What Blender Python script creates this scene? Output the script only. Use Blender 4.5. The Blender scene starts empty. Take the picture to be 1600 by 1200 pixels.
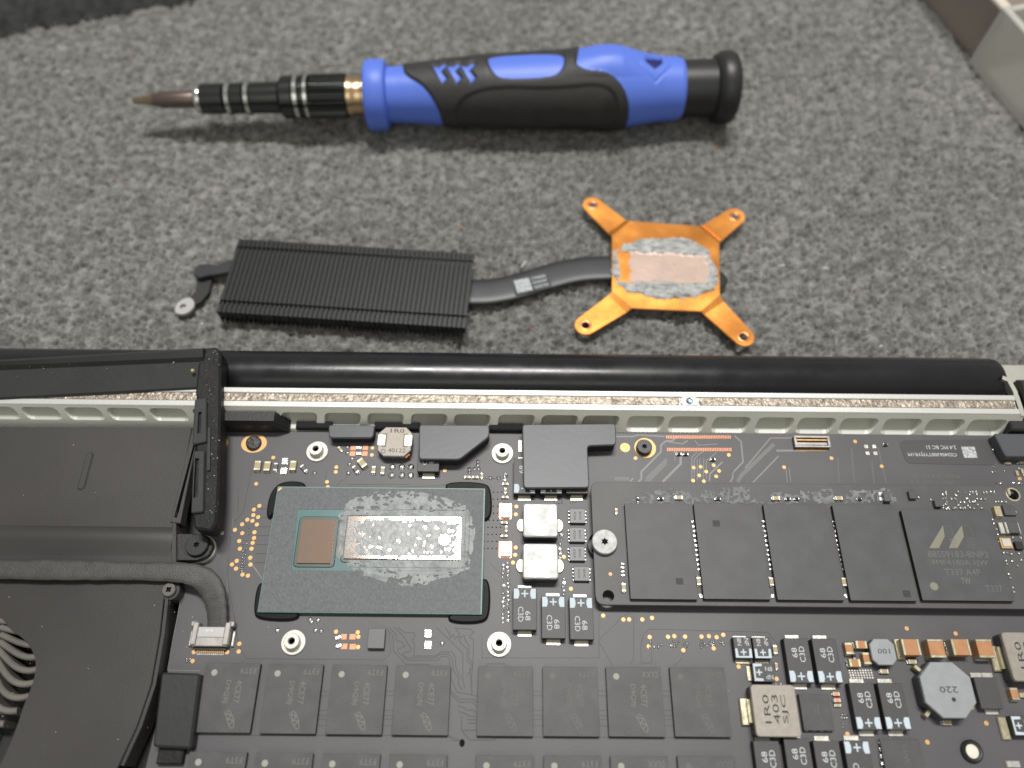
import bpy, math, random
import numpy as np
from mathutils import Vector, Matrix
from mathutils.geometry import tessellate_polygon
random.seed(7); RNG = np.random.default_rng(7)
C = bpy.context.scene.collection
S = 0.001                                   # everything below is in millimetres

# ------------------------------------------------------------------ camera
F = 1200.0; CAMH = 140.0                    # focal length in photo pixels, height above the circuit board
_d = np.array([23.0, 2225.0, -F]); _d /= np.linalg.norm(_d)
_x = np.array([1.0, -0.0105, 0.0]); _x -= _x.dot(_d) * _d; _x /= np.linalg.norm(_x)
ROT = np.array([_x, _d, np.cross(_x, _d)])  # camera axes in the world (board plane z = 0)
def P(px, py, z=0.0):
    """the point of the level plane z that the photo shows at pixel px,py"""
    v = ROT @ np.array([px - 800, 600 - py, -F]); t = (z - CAMH) / v[2]
    return (v[0] * t, v[1] * t)
def scale_at(p, z):
    """photo pixels per mm at a point"""
    c = ROT.T @ np.array([p[0], p[1], z - CAMH]); return F / -c[2]
cam = bpy.data.cameras.new('camera'); co = bpy.data.objects.new('camera', cam); C.objects.link(co)
M = Matrix([list(ROT[0]) + [0], list(ROT[1]) + [0], list(ROT[2]) + [CAMH * S], [0, 0, 0, 1]])
co.matrix_world = M
cam.sensor_width = 36; cam.lens = 27; cam.clip_start = 0.005; cam.clip_end = 20
cam.dof.use_dof = True; cam.dof.focus_distance = 0.142; cam.dof.aperture_fstop = 10.8
bpy.context.scene.camera = co

# ------------------------------------------------------------------ light
W = bpy.data.worlds.new('World'); bpy.context.scene.world = W; W.use_nodes = True
bg = W.node_tree.nodes['Background']; bg.inputs[0].default_value = (1.0, 0.985, 0.95, 1); bg.inputs[1].default_value = 0.35
def area(name, loc, target, sx, sy, watts, col):
    l = bpy.data.lights.new(name, 'AREA'); l.shape = 'RECTANGLE'; l.size = sx; l.size_y = sy; l.energy = watts; l.color = col
    o = bpy.data.objects.new(name, l); C.objects.link(o); o.location = loc
    o.rotation_euler = (Vector(target) - Vector(loc)).to_track_quat('-Z', 'Y').to_euler(); return o
area('ceiling_lamp', (0.05, 0.50, 1.5), (0, 0.08, 0), 0.60, 0.16, 24.5, (1.0, 0.985, 0.95))
area('room_lamp', (0.05, -0.95, 1.05), (0, 0.1, 0), 1.0, 0.8, 3.2, (1.0, 1.0, 0.88))
sc = bpy.context.scene
sc.view_settings.view_transform = 'Standard'; sc.view_settings.look = 'None'; sc.view_settings.exposure = 0; sc.view_settings.gamma = 1
sc.cycles.max_bounces = 6

# ------------------------------------------------------------------ materials
MATS = {}
def mat(name, col, rough=0.5, metal=0.0, bump=0.0, bscale=1500, var=0.0, vscale=300, col2=None, spec=0.5, rvar=0.0, trans=0.0, coat=0.0, det=4):
    if name in MATS: return name
    m = bpy.data.materials.new(name); m.use_nodes = True; nt = m.node_tree; b = nt.nodes['Principled BSDF']
    b.inputs['Base Color'].default_value = (*col, 1); b.inputs['Roughness'].default_value = rough; b.inputs['Metallic'].default_value = metal
    b.inputs['Specular IOR Level'].default_value = spec
    if trans: b.inputs['Transmission Weight'].default_value = trans
    if coat: b.inputs['Coat Weight'].default_value = coat; b.inputs['Coat Roughness'].default_value = 0.2
    geo = nt.nodes.new('ShaderNodeNewGeometry')
    if var or col2 or rvar:
        n = nt.nodes.new('ShaderNodeTexNoise'); n.inputs['Scale'].default_value = vscale; n.inputs['Detail'].default_value = det
        nt.links.new(geo.outputs['Position'], n.inputs['Vector'])
        r = nt.nodes.new('ShaderNodeValToRGB'); r.color_ramp.elements[0].position = 0.32; r.color_ramp.elements[1].position = 0.68
        c2 = col2 or tuple(min(1, c * (1 + var)) for c in col); c1 = tuple(c * (1 - var) for c in col)
        r.color_ramp.elements[0].color = (*c1, 1); r.color_ramp.elements[1].color = (*c2, 1)
        nt.links.new(n.outputs['Fac'], r.inputs[0]); nt.links.new(r.outputs[0], b.inputs['Base Color'])
        if rvar:
            mr = nt.nodes.new('ShaderNodeMapRange'); mr.inputs[1].default_value = 0.3; mr.inputs[2].default_value = 0.7
            mr.inputs[3].default_value = max(0.02, rough - rvar); mr.inputs[4].default_value = rough + rvar
            nt.links.new(n.outputs['Fac'], mr.inputs[0]); nt.links.new(mr.outputs[0], b.inputs['Roughness'])
    if bump:
        n2 = nt.nodes.new('ShaderNodeTexNoise'); n2.inputs['Scale'].default_value = bscale; n2.inputs['Detail'].default_value = 3
        nt.links.new(geo.outputs['Position'], n2.inputs['Vector'])
        bp = nt.nodes.new('ShaderNodeBump'); bp.inputs['Strength'].default_value = bump; bp.inputs['Distance'].default_value = 0.0003
        nt.links.new(n2.outputs['Fac'], bp.inputs['Height']); nt.links.new(bp.outputs[0], b.inputs['Normal'])
    MATS[name] = m; return name
mat('board', (.083, .077, .084), .48, bump=.05, bscale=2500, var=.10, vscale=60)
mat('board_pour', (.11, .105, .108), .50, bump=.05, bscale=2500)
mat('trace_dark', (.040, .038, .040), .5)
mat('trace_light', (.20, .195, .195), .45)
mat('ssd_board', (.074, .073, .073), .52, bump=.08, bscale=1800, var=.12, vscale=150)
mat('chip', (.062, .062, .064), .52, bump=.12, bscale=5000, var=.15, vscale=350)
mat('flash', (.064, .064, .068), .52, bump=.06, bscale=4000, var=.12, vscale=260)
mat('chip_shade_black', (.012, .012, .013), .6)  # shade on package sides put into the colour; also for small black bodies
mat('chip_print', (.155, .155, .143), .6)
mat('chip_dot', (.30, .305, .27), .6)
mat('logo', (.21, .20, .15), .5)
mat('tant', (.055, .054, .056), .5, bump=.1, bscale=4000)
mat('tant_print', (.55, .57, .58), .6)
mat('tant_band', (.52, .60, .66), .6)
mat('tin', (.55, .54, .49), .40, metal=.8, bump=.25, bscale=700)
mat('tin_warm', (.48, .44, .31), .40, metal=.8, bump=.25, bscale=700)
mat('solder', (.55, .55, .54), .28, metal=1, bump=.4, bscale=3000)
mat('gold', (.60, .37, .16), .50, metal=.6, var=.1, vscale=1500)
mat('copper_pad', (.62, .27, .15), .5, metal=.5)
mat('mlcc', (.40, .33, .19), .5)
mat('mlcc_brown', (.43, .20, .085), .5, var=.08, vscale=900)
mat('mlcc_dark', (.10, .095, .09), .5)
mat('nickel', (.56, .54, .48), .42, metal=.45, bump=.08, bscale=1500, var=.06, vscale=700)
mat('hole', (.01, .01, .01), .8, spec=.1)
mat('inductor', (.30, .27, .235), .5, metal=.3, bump=.1, bscale=3000, var=.07, vscale=900)
mat('inductor_bright', (.50, .50, .49), .56, metal=.6, bump=.45, bscale=450, rvar=.16, var=.12, vscale=380)
mat('inductor_side', (.055, .055, .06), .5)
mat('ferrite', (.28, .29, .305), .5, metal=.1, bump=.15, bscale=4000, var=.06, vscale=600)
mat('ink', (.025, .024, .022), .6)
mat('foam_top', (.066, .071, .079), .42, bump=.05, bscale=900, var=.10, vscale=70)
mat('foam', (.012, .012, .013), .95, bump=.9, bscale=1600)
mat('screw_black', (.03, .03, .03), .4, metal=.5, bump=.1, bscale=3000)
mat('screw_worn', (.035, .035, .036), .45, metal=.4, bump=.9, bscale=1500, var=.6, vscale=1200)
mat('steel', (.34, .34, .335), .55, metal=.5, bump=.3, bscale=1200, var=.18, vscale=900)
mat('green_core', (.02, .20, .15), .4)
mat('cpu_edge', (.10, .24, .21), .4)
mat('cpu_green', (.035, .125, .125), .38, var=.1, vscale=300)
mat('cpu_film', (.102, .108, .114), .55, bump=.22, bscale=2500, var=.15, vscale=1700, det=2)
mat('underfill_dark', (.045, .06, .05), .35)
mat('glue', (.008, .008, .009), .45, bump=.12, bscale=500, spec=.12)
mat('die', (.64, .47, .37), .07, metal=.9, var=.05, vscale=80)
mat('die_bright', (.56, .48, .42), .10, metal=.9, var=.05, vscale=100)
mat('paste', (.25, .265, .265), .46, bump=.45, bscale=750, var=.22, vscale=500, spec=.4)
mat('paste_thin', (.33, .335, .34), .42, bump=.7, bscale=1000, var=.25, vscale=800)
mat('copper', (.98, .36, .075), .28, metal=.75, bump=.06, bscale=700, var=.16, vscale=60, rvar=.14)
mat('copper_edge', (.80, .30, .14), .3, metal=1)
mat('paste_grey', (.40, .405, .395), .45, bump=.5, bscale=1300, var=.16, vscale=500)
mat('paste_film', (.47, .35, .29), .40, metal=.3, bump=.12, bscale=900, var=.10, vscale=160)
mat('black_metal', (.028, .028, .029), .45, metal=.3, bump=.06, bscale=2500, var=.1, vscale=200)
mat('fin_metal', (.017, .017, .018), .42, metal=.35, bump=.06, bscale=2500)
mat('pipe', (.040, .041, .044), .40, metal=.35, bump=.05, bscale=1500, var=.08, vscale=150)
mat('sticker', (.028, .029, .031), .5)
mat('sticker_print', (.55, .58, .60), .6)
mat('code_patch', (.38, .40, .41), .6, var=.35, vscale=2200, det=0)
mat('alu', (.60, .60, .53), .38, metal=.85, bump=.06, bscale=1500, var=.04, vscale=200)
mat('alu_wall', (.66, .665, .585), .45, metal=.1, bump=.10, bscale=1500, var=.04, vscale=100)
mat('alu_lip_glint', (.86, .86, .80), .42, metal=.8)  # paler copy of the aluminium: highlight on the pocket lips put into the colour
mat('alu_rim', (.60, .60, .565), .38, metal=.5, bump=.05, bscale=1500)
mat('adhesive', (.34, .29, .235), .40, metal=.45, bump=1.0, bscale=1300, var=.45, vscale=900)
mat('tube', (.009, .009, .011), .27, bump=.05, bscale=500, var=.1, vscale=200, rvar=.06)
mat('rubber', (.012, .012, .012), .6, bump=.35, bscale=1800, var=.35, vscale=500, spec=.3)
mat('rubber_inner', (.026, .027, .027), .5, bump=.1, bscale=1200, var=.1, vscale=150, spec=.35)
mat('fan_plate', (.047, .044, .043), .36, metal=.15, bump=.05, bscale=2500, var=.08, vscale=30, rvar=.06)
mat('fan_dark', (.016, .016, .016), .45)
mat('fan_blade', (.12, .112, .098), .5, bump=.15, bscale=900, var=.2, vscale=200)
mat('cable', (.045, .043, .041), .48, bump=.3, bscale=5000, var=.2, vscale=500)
mat('shell', (.36, .34, .325), .42, metal=.6, bump=.15, bscale=500, var=.1, vscale=500)
mat('white_plate', (.42, .415, .40), .45, metal=.3)
mat('lint', (.75, .75, .72), .8)
mat('lint_red', (.45, .10, .06), .8)
mat('blue', (.095, .18, .68), .45, bump=.03, bscale=1500)
mat('blue_dark', (.008, .014, .11), .5)
mat('grip', (.022, .021, .020), .55, bump=.25, bscale=3000, var=.25, vscale=250, rvar=.08)
mat('black_plastic', (.014, .014, .014), .42, bump=.1, bscale=2000)
mat('chrome', (.62, .62, .60), .16, metal=1)
mat('black_chrome', (.085, .09, .086), .2, metal=1)
mat('bronze', (.62, .45, .27), .25, metal=1)
mat('bit_metal', (.17, .13, .115), .40, metal=.85)
mat('bit_tip', (.24, .185, .11), .42, metal=.85)
mat('box_clear', (.74, .73, .67), .25, trans=.4)
mat('box_tan', (.34, .285, .25), .3, trans=.2)
mat('box_rim', (.62, .56, .48), .35)
mat('box_orange', (.45, .20, .06), .6)
mat('dark_cloth', (.020, .022, .021), .95, bump=1.0, bscale=500, var=.5, vscale=350)
mat('dust_grey', (.16, .165, .17), .9)
mat('seat_cream', (.72, .70, .58), .5)
mat('trace_mid', (.15, .147, .147), .5); mat('chip_print_mid', (.125, .124, .112), .55)

# ------------------------------------------------------------------ mesh helpers
def rrect(sx, sy, r=0.0, n=3, cx=0, cy=0, rot=0):
    hx, hy = sx / 2, sy / 2; pts = []
    if r <= 0: pts = [(-hx, -hy), (hx, -hy), (hx, hy), (-hx, hy)]
    else:
        for (x, y, a0) in ((hx - r, -hy + r, -90), (hx - r, hy - r, 0), (-hx + r, hy - r, 90), (-hx + r, -hy + r, 180)):
            for k in range(n + 1):
                a = math.radians(a0 + 90 * k / n); pts.append((x + r * math.cos(a), y + r * math.sin(a)))
    c, s = math.cos(math.radians(rot)), math.sin(math.radians(rot))
    return [(cx + x * c - y * s, cy + x * s + y * c) for x, y in pts]
def circle(r, n=24, cx=0, cy=0, ry=None):
    ry = ry or r
    return [(cx + r * math.cos(2 * math.pi * k / n), cy + ry * math.sin(2 * math.pi * k / n)) for k in range(n)]
def area2(p): return sum(p[i][0] * p[(i + 1) % len(p)][1] - p[(i + 1) % len(p)][0] * p[i][1] for i in range(len(p)))
def ccw(p): return list(p) if area2(p) > 0 else list(p)[::-1]
def inset(p, d):
    """move every edge of a counter-clockwise polygon inwards by d"""
    n = len(p); out = []
    for i in range(n):
        a, b, c = p[i - 1], p[i], p[(i + 1) % n]
        e1 = np.array([b[0] - a[0], b[1] - a[1]]); e2 = np.array([c[0] - b[0], c[1] - b[1]])
        e1 = e1 / (np.linalg.norm(e1) + 1e-9); e2 = e2 / (np.linalg.norm(e2) + 1e-9)
        n1 = np.array([-e1[1], e1[0]]); n2 = np.array([-e2[1], e2[0]]); m = n1 + n2; q = m.dot(m)
        m = n1 if q < .2 else m * 2 / q
        out.append((b[0] + m[0] * d, b[1] + m[1] * d))
    return out
def smooth_poly(p, it=2):
    for _ in range(it):
        q = []
        for i in range(len(p)):
            a, b = p[i], p[(i + 1) % len(p)]
            q += [(a[0] * .75 + b[0] * .25, a[1] * .75 + b[1] * .25), (a[0] * .25 + b[0] * .75, a[1] * .25 + b[1] * .75)]
        p = q
    return p
def smooth_poly_corner(p, r):
    out = []; n = len(p)
    for i in range(n):
        a, b, c = [np.array(p[k % n]) for k in (i - 1, i, i + 1)]; u = (a - b) / np.linalg.norm(a - b); v = (c - b) / np.linalg.norm(c - b); rr = min(r, np.linalg.norm(a - b) * .4, np.linalg.norm(c - b) * .4)
        for t in (0, .33, .67, 1): out.append(tuple((1 - t) ** 2 * (b + u * rr) + 2 * t * (1 - t) * b + t * t * (b + v * rr)))
    return out
def PX(pts, z=0.0): return [P(x, y, z) for x, y in pts]
FONT = {}
def glyphs(s):
    if s not in FONT:
        cu = bpy.data.curves.new('t', 'FONT'); cu.body = s; cu.size = 1; cu.resolution_u = 2; cu.align_x = 'CENTER'
        o = bpy.data.objects.new('t', cu); C.objects.link(o)
        me = o.evaluated_get(bpy.context.evaluated_depsgraph_get()).to_mesh()
        vs = np.array([v.co[:2] for v in me.vertices]); fs = [list(f.vertices) for f in me.polygons]
        bpy.data.objects.remove(o); bpy.data.curves.remove(cu)
        vs[:, 1] -= (vs[:, 1].min() + vs[:, 1].max()) / 2; vs[:, 0] -= (vs[:, 0].min() + vs[:, 0].max()) / 2
        h = np.ptp(vs[:, 1]); FONT[s] = (vs / h, fs)
    return FONT[s]
class MB:
    def __init__(s): s.v = []; s.f = []; s.m = []; s.sm = []; s.mats = []
    def mi(s, m):
        if m not in s.mats: s.mats.append(m)
        return s.mats.index(m)
    def add(s, vs, fs, m, smooth=False):
        o = len(s.v); s.v += [tuple(map(float, v)) for v in vs]; k = s.mi(m)
        for f in fs: s.f.append([o + i for i in f]); s.m.append(k); s.sm.append(smooth)
        return s
    def prism(s, poly, z0, z1, m, bev=0, top=None, holes=(), bottom=False, smooth=False, skirt=0):
        p = ccw(poly); n = len(p)
        loops = [([(x, y) for x, y in (inset(p, -skirt) if skirt else p)], z0), (p, z1 - bev)]
        if bev: loops.append((inset(p, bev), z1))
        vs = [(x, y, z) for l, z in loops for x, y in l]; fs = []
        for k in range(len(loops) - 1):
            for i in range(n): j = (i + 1) % n; fs.append((k * n + i, k * n + j, (k + 1) * n + j, (k + 1) * n + i))
        s.add(vs, fs, m, smooth); tp = loops[-1][0]
        if not holes:
            s.add([(x, y, z1) for x, y in tp], [list(range(n))], top or m)
        else:
            hs = [ccw(h)[::-1] for h in holes]; allp = tp + [q for h in hs for q in h]
            tri = tessellate_polygon([[Vector((x, y, 0)) for x, y in l] for l in [tp] + hs])
            tri = [t if area2([allp[i] for i in t]) > 0 else t[::-1] for t in tri]
            s.add([(x, y, z1) for x, y in allp], tri, top or m)
            for h in hs:
                q = len(h); s.add([(x, y, z1) for x, y in h] + [(x, y, z0) for x, y in h], [(q + i, q + (i + 1) % q, (i + 1) % q, i) for i in range(q)], m)
        if bottom: s.add([(x, y, z0) for x, y in loops[0][0]], [list(range(n))[::-1]], m)
        return s
    def box(s, cx, cy, z0, sx, sy, sz, m, rot=0, bev=0, top=None, r=0, bottom=False): return s.prism(rrect(sx, sy, r, 3, cx, cy, rot), z0, z0 + sz, m, bev, top, bottom=bottom)
    def lathe(s, prof, cx, cy, m, seg=24, smooth=True, cap=False):
        n = len(prof); vs = [(cx + r * math.cos(2 * math.pi * k / seg), cy + r * math.sin(2 * math.pi * k / seg), z) for r, z in prof for k in range(seg)]
        fs = [(a * seg + k, a * seg + (k + 1) % seg, (a + 1) * seg + (k + 1) % seg, (a + 1) * seg + k) for a in range(n - 1) for k in range(seg)]
        s.add(vs, fs, m, smooth)
        if cap: s.add([(cx + prof[-1][0] * math.cos(2 * math.pi * k / seg), cy + prof[-1][0] * math.sin(2 * math.pi * k / seg), prof[-1][1]) for k in range(seg)], [list(range(seg))], m)
        return s
    def flat(s, poly, z, m):
        p = ccw(poly); return s.add([(x, y, z) for x, y in p], [list(range(len(p)))], m)
    def text(s, t, cx, cy, z, h, m, rot=0, xs=1.0, w=None):
        vs, fs = glyphs(t); v = vs * h; v = v * [xs, 1] if w is None else v * [w / np.ptp(v[:, 0]), 1]
        c, q = math.cos(math.radians(rot)), math.sin(math.radians(rot))
        return s.add([(cx + x * c - y * q, cy + x * q + y * c, z) for x, y in v], fs, m)
    def stroke(s, pts, w, z, m, h=0.03, closed=False):
        pts = [np.array(p, float) for p in pts]; n = len(pts); L = []; R = []
        for i in range(n):
            a = pts[i - 1] if (i > 0 or closed) else None; b = pts[(i + 1) % n] if (i < n - 1 or closed) else None
            e1 = (pts[i] - a) if a is not None else (b - pts[i]); e2 = (b - pts[i]) if b is not None else e1
            e1 = e1 / (np.linalg.norm(e1) + 1e-9); e2 = e2 / (np.linalg.norm(e2) + 1e-9)
            n1 = np.array([-e1[1], e1[0]]); mm = n1 + np.array([-e2[1], e2[0]]); q = mm.dot(mm); mm = n1 if q < .5 else mm * 2 / q
            L.append(pts[i] + mm * w / 2); R.append(pts[i] - mm * w / 2)
        vs = [(*p, z + h) for p in L] + [(*p, z + h) for p in R] + [(*p, z - .02) for p in L] + [(*p, z - .02) for p in R]; fs = []
        for i in range(n if closed else n - 1):
            j = (i + 1) % n; fs += [(n + i, n + j, j, i), (i, j, 2 * n + j, 2 * n + i), (3 * n + i, 3 * n + j, n + j, n + i)]
        return s.add(vs, fs, m)
    def tube(s, path, r, m, seg=10, flat=1.0, cap=True, smooth=True):
        """r: radius or list; flat: height over width"""
        pts = [Vector(p) for p in path]; n = len(pts); vs = []
        for i, p in enumerate(pts):
            t = (pts[min(i + 1, n - 1)] - pts[max(i - 1, 0)]).normalized(); u = t.cross(Vector((0, 0, 1)))
            u = Vector((1, 0, 0)) if u.length < 1e-4 else u.normalized(); w = u.cross(t); rr = r[i] if isinstance(r, (list, tuple)) else r
            for k in range(seg):
                a = 2 * math.pi * k / seg; ca, sa = math.cos(a), math.sin(a)
                if flat != 1: ca = math.copysign(abs(ca) ** .6, ca); sa = math.copysign(abs(sa) ** .6, sa)
                vs.append(p + u * ca * rr + w * sa * rr * flat)
        fs = [(i * seg + k, i * seg + (k + 1) % seg, (i + 1) * seg + (k + 1) % seg, (i + 1) * seg + k) for i in range(n - 1) for k in range(seg)]
        s.add(vs, fs, m, smooth)
        if cap: s.add(vs[:seg], [list(range(seg))[::-1]], m); s.add(vs[-seg:], [list(range(seg))], m)
        return s
    def xform(s, M): s.v = [tuple(M @ Vector(v)) for v in s.v]; return s
    def mesh(s, name, o=(0, 0, 0)):
        me = bpy.data.meshes.new(name)
        me.from_pydata([((x - o[0]) * S, (y - o[1]) * S, (z - o[2]) * S) for x, y, z in s.v], [], s.f)
        for m in s.mats: me.materials.append(MATS[m])
        me.polygons.foreach_set('material_index', s.m); me.polygons.foreach_set('use_smooth', s.sm); me.update()
        if any(s.sm) and len(s.f) < 20000: me.set_sharp_from_angle(angle=math.radians(38))
        return me
ORG = {}
def tags(o, label=None, cat=None, group=None, kind=None):
    for k, v in (('label', label), ('category', cat), ('group', group), ('kind', kind)):
        if v: o[k] = v
    return o
def link(o, parent, loc):
    C.objects.link(o); po = ORG[parent.name] if parent else (0, 0, 0); ORG[o.name] = tuple(loc)
    o.parent = parent; o.location = [(loc[i] - po[i]) * S for i in range(3)]; return o
def thing(name, loc, label, cat, group=None, kind=None):
    o = bpy.data.objects.new(name, None); o.empty_display_size = .01; link(o, None, loc); return tags(o, label, cat, group, kind)
def build(mb, name, parent=None, label=None, cat=None, group=None, kind=None):
    """one mesh object whose origin is the centre of its base"""
    a = np.array(mb.v); o = ((a[:, 0].min() + a[:, 0].max()) / 2, (a[:, 1].min() + a[:, 1].max()) / 2, a[:, 2].min())
    return tags(link(bpy.data.objects.new(name, mb.mesh(name, o)), parent, o), label, cat, group, kind)
def put(me, name, parent, x, y, z=0, rot=0, label=None):
    o = link(bpy.data.objects.new(name, me), parent, (x, y, z)); o.rotation_euler.z = math.radians(rot); return tags(o, label)
_tab = RNG.random((4, 256, 256))
def vnoise(x, y, k=0):
    xi = np.floor(x).astype(int); yi = np.floor(y).astype(int); fx = x - xi; fy = y - yi; fx = fx * fx * (3 - 2 * fx); fy = fy * fy * (3 - 2 * fy); t = _tab[k % 4]
    g = lambda a, b: t[(a + 37 * k) & 255, b & 255]
    return (g(xi, yi) * (1 - fx) + g(xi + 1, yi) * fx) * (1 - fy) + (g(xi, yi + 1) * (1 - fx) + g(xi + 1, yi + 1) * fx) * fy
def fbm(x, y, k=0, o=4): return sum(vnoise(x * 2 ** i + 17.3 * i, y * 2 ** i + 9.1 * i, k + i) * .5 ** i for i in range(o)) / (2 - .5 ** (o - 1))
def in_poly(x, y, poly):
    r = np.zeros(x.shape, bool); n = len(poly)
    for i in range(n):
        (x1, y1), (x2, y2) = poly[i], poly[(i + 1) % n]
        if y1 == y2: continue
        r ^= ((y1 > y) != (y2 > y)) & (x < (x2 - x1) * (y - y1) / (y2 - y1) + x1)
    return r
def edge_dist(x, y, poly):
    d = np.full(x.shape, 1e9)
    for i in range(len(poly)):
        a = np.array(poly[i]); b = np.array(poly[(i + 1) % len(poly)]); e = b - a; t = np.clip(((x - a[0]) * e[0] + (y - a[1]) * e[1]) / (e.dot(e) + 1e-9), 0, 1)
        d = np.minimum(d, np.hypot(x - a[0] - t * e[0], y - a[1] - t * e[1]))
    return np.where(in_poly(x, y, poly), d, -d)
def field(name, parent, poly, step, fn, kind=None, label=None):
    """height field over a polygon: fn(x,y,d) -> z, keep, material index list"""
    p = np.array(poly); xs = np.arange(p[:, 0].min() - 1, p[:, 0].max() + 1, step); ys = np.arange(p[:, 1].min() - 1, p[:, 1].max() + 1, step)
    X, Y = np.meshgrid(xs, ys); z, keep, mi, mats = fn(X, Y, edge_dist(X, Y, poly)); ny, nx = X.shape
    k = keep[:-1, :-1] & keep[1:, :-1] & keep[:-1, 1:] & keep[1:, 1:]; idx = np.arange(nx * ny).reshape(ny, nx)
    q = np.stack([idx[:-1, :-1], idx[:-1, 1:], idx[1:, 1:], idx[1:, :-1]], -1)[k]; used = np.unique(q); rm = -np.ones(nx * ny, int); rm[used] = np.arange(len(used))
    mb = MB(); mb.mats = mats; mb.v = [tuple(v) for v in np.stack([X.ravel(), Y.ravel(), z.ravel()], -1)[used].tolist()]
    mb.f = rm[q].tolist(); mb.m = mi[:-1, :-1][k].astype(int).tolist(); mb.sm = [True] * len(mb.f)
    return build(mb, name, parent, label, kind=kind)
def Q(quad, z):
    q = PX(quad, z); cx = sum(a[0] for a in q) / 4; cy = sum(a[1] for a in q) / 4
    return cx, cy, (q[1][0] - q[0][0] + q[2][0] - q[3][0]) / 2, (q[0][1] - q[3][1] + q[1][1] - q[2][1]) / 2

# ------------------------------------------------------------------ the work cloth
CZ = -13.0
def pits(x, y):
    """holes between the loops of the knit: a jittered diagonal lattice"""
    u = (x * .85 + y * .53 + 1.3 * vnoise(x / 4.5, y / 4.5, 1)) / 2.15; w = (-x * .53 + y * .85 + 1.3 * vnoise(x / 4, y / 4, 2)) / 1.55; u = u + .5 * (np.floor(w).astype(int) % 2)
    iu, iw = np.floor(u).astype(int), np.floor(w).astype(int); a, b, c = _tab[0][iu & 255, iw & 255], _tab[1][iu & 255, iw & 255], _tab[2][iu & 255, iw & 255]
    r = np.hypot((u - iu - .32 - .36 * a) * 1.0, (w - iw - .32 - .36 * b) * .85); return np.clip((.42 * (.6 + .6 * c) - r) / .15, 0, 1) * (c > .22)
def work_cloth():
    def axis(lo, hi, flo, fhi, fine, coarse):
        return np.concatenate([np.arange(lo, flo, coarse), np.arange(flo, fhi, fine), np.arange(fhi, hi + coarse, coarse)])
    xs = axis(-420, 420, -165, 165, .42, 6); ys = axis(-120, 520, 78, 225, .42, 6); X, Y = np.meshgrid(xs, ys)
    u = (X * .85 + Y * .53); w = (-X * .53 + Y * .85)
    wx = u + 1.2 * vnoise(X / 3.1, Y / 3.1, 1); wy = w + 1.2 * vnoise(X / 2.7, Y / 2.7, 2)
    h = .60 * vnoise(wx / 2.3, wy / 1.5, 0) + .28 * vnoise(wx / 1.1, wy / .95, 1) + .12 * vnoise(X / .6, Y / .6, 2)
    pit = pits(X, Y)
    z = CZ - .70 + .95 * h - 1.45 * pit + .8 * (fbm(X / 45, Y / 45, 1, 2) - .5)
    ny, nx = X.shape; me = bpy.data.meshes.new('work_cloth'); me.vertices.add(nx * ny); me.vertices.foreach_set('co', (np.stack([X, Y, z], -1).ravel() * S))
    idx = np.arange(nx * ny).reshape(ny, nx); q = np.stack([idx[:-1, :-1], idx[:-1, 1:], idx[1:, 1:], idx[1:, :-1]], -1).reshape(-1, 4)
    me.loops.add(q.size); me.loops.foreach_set('vertex_index', q.ravel()); me.polygons.add(len(q)); me.polygons.foreach_set('loop_start', np.arange(0, q.size, 4)); me.polygons.foreach_set('use_smooth', np.ones(len(q), bool)); me.update()
    m = bpy.data.materials.new('cloth'); m.use_nodes = True; nt = m.node_tree; b = nt.nodes['Principled BSDF']; b.inputs['Roughness'].default_value = .95; b.inputs['Specular IOR Level'].default_value = .15
    b.inputs['Sheen Weight'].default_value = .25
    g = nt.nodes.new('ShaderNodeNewGeometry'); mixs = []
    for scale, lo, hi, e0, e1 in ((430, .12, .25, .34, .62), (1500, .6, 1.25, .3, .7), (25, .9, 1.1, .3, .7)):
        n = nt.nodes.new('ShaderNodeTexNoise'); n.inputs['Scale'].default_value = scale; n.inputs['Detail'].default_value = 3; nt.links.new(g.outputs['Position'], n.inputs['Vector'])
        r = nt.nodes.new('ShaderNodeValToRGB'); r.color_ramp.elements[0].position = e0; r.color_ramp.elements[1].position = e1
        r.color_ramp.elements[0].color = (lo, lo, lo, 1); r.color_ramp.elements[1].color = (hi, hi * .995, hi * .965, 1); nt.links.new(n.outputs['Fac'], r.inputs[0]); mixs.append(r)
    cur = mixs[0].outputs[0]
    for r in mixs[1:]:
        mx = nt.nodes.new('ShaderNodeMixRGB'); mx.blend_type = 'MULTIPLY'; mx.inputs[0].default_value = 1; nt.links.new(cur, mx.inputs[1]); nt.links.new(r.outputs[0], mx.inputs[2]); cur = mx.outputs[0]
    nt.links.new(cur, b.inputs['Base Color']); me.materials.append(m)
    o = link(bpy.data.objects.new('work_cloth', me), None, (0, 0, 0)); tags(o, 'grey mottled fleece cloth spread under everything', kind='structure')
    # loose fibres standing out of the pile, lighter and darker in clumps
    n = 210000; x = RNG.uniform(-160, 160, n); y = 76 + 145 * RNG.random(n) ** 1.15; clump = fbm(x / 2.2, y / 1.7, 2, 3) + RNG.normal(0, .10, n)
    keep = pits(x, y) < .12 + .4 * RNG.random(n); x, y, clump = x[keep], y[keep], clump[keep]; n = len(x)
    a = RNG.uniform(0, 2 * np.pi, n); L = RNG.uniform(.5, 1.7, n); bend = RNG.normal(0, 1.1, n); wd = RNG.uniform(.018, .042, n); up = RNG.uniform(.1, .75, n) * (.6 + .8 * (clump > .5))
    pts = []; zb = CZ - .45 + .5 * (clump - .5) + RNG.uniform(-.25, .1, n)
    for k in range(4):
        t = k / 3; ang = a + bend * t; pts.append((x + np.cos(ang) * L * t, y + np.sin(ang) * L * t, zb + up * math.sin(math.pi * .7 * t), ang))
    V = []
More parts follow.
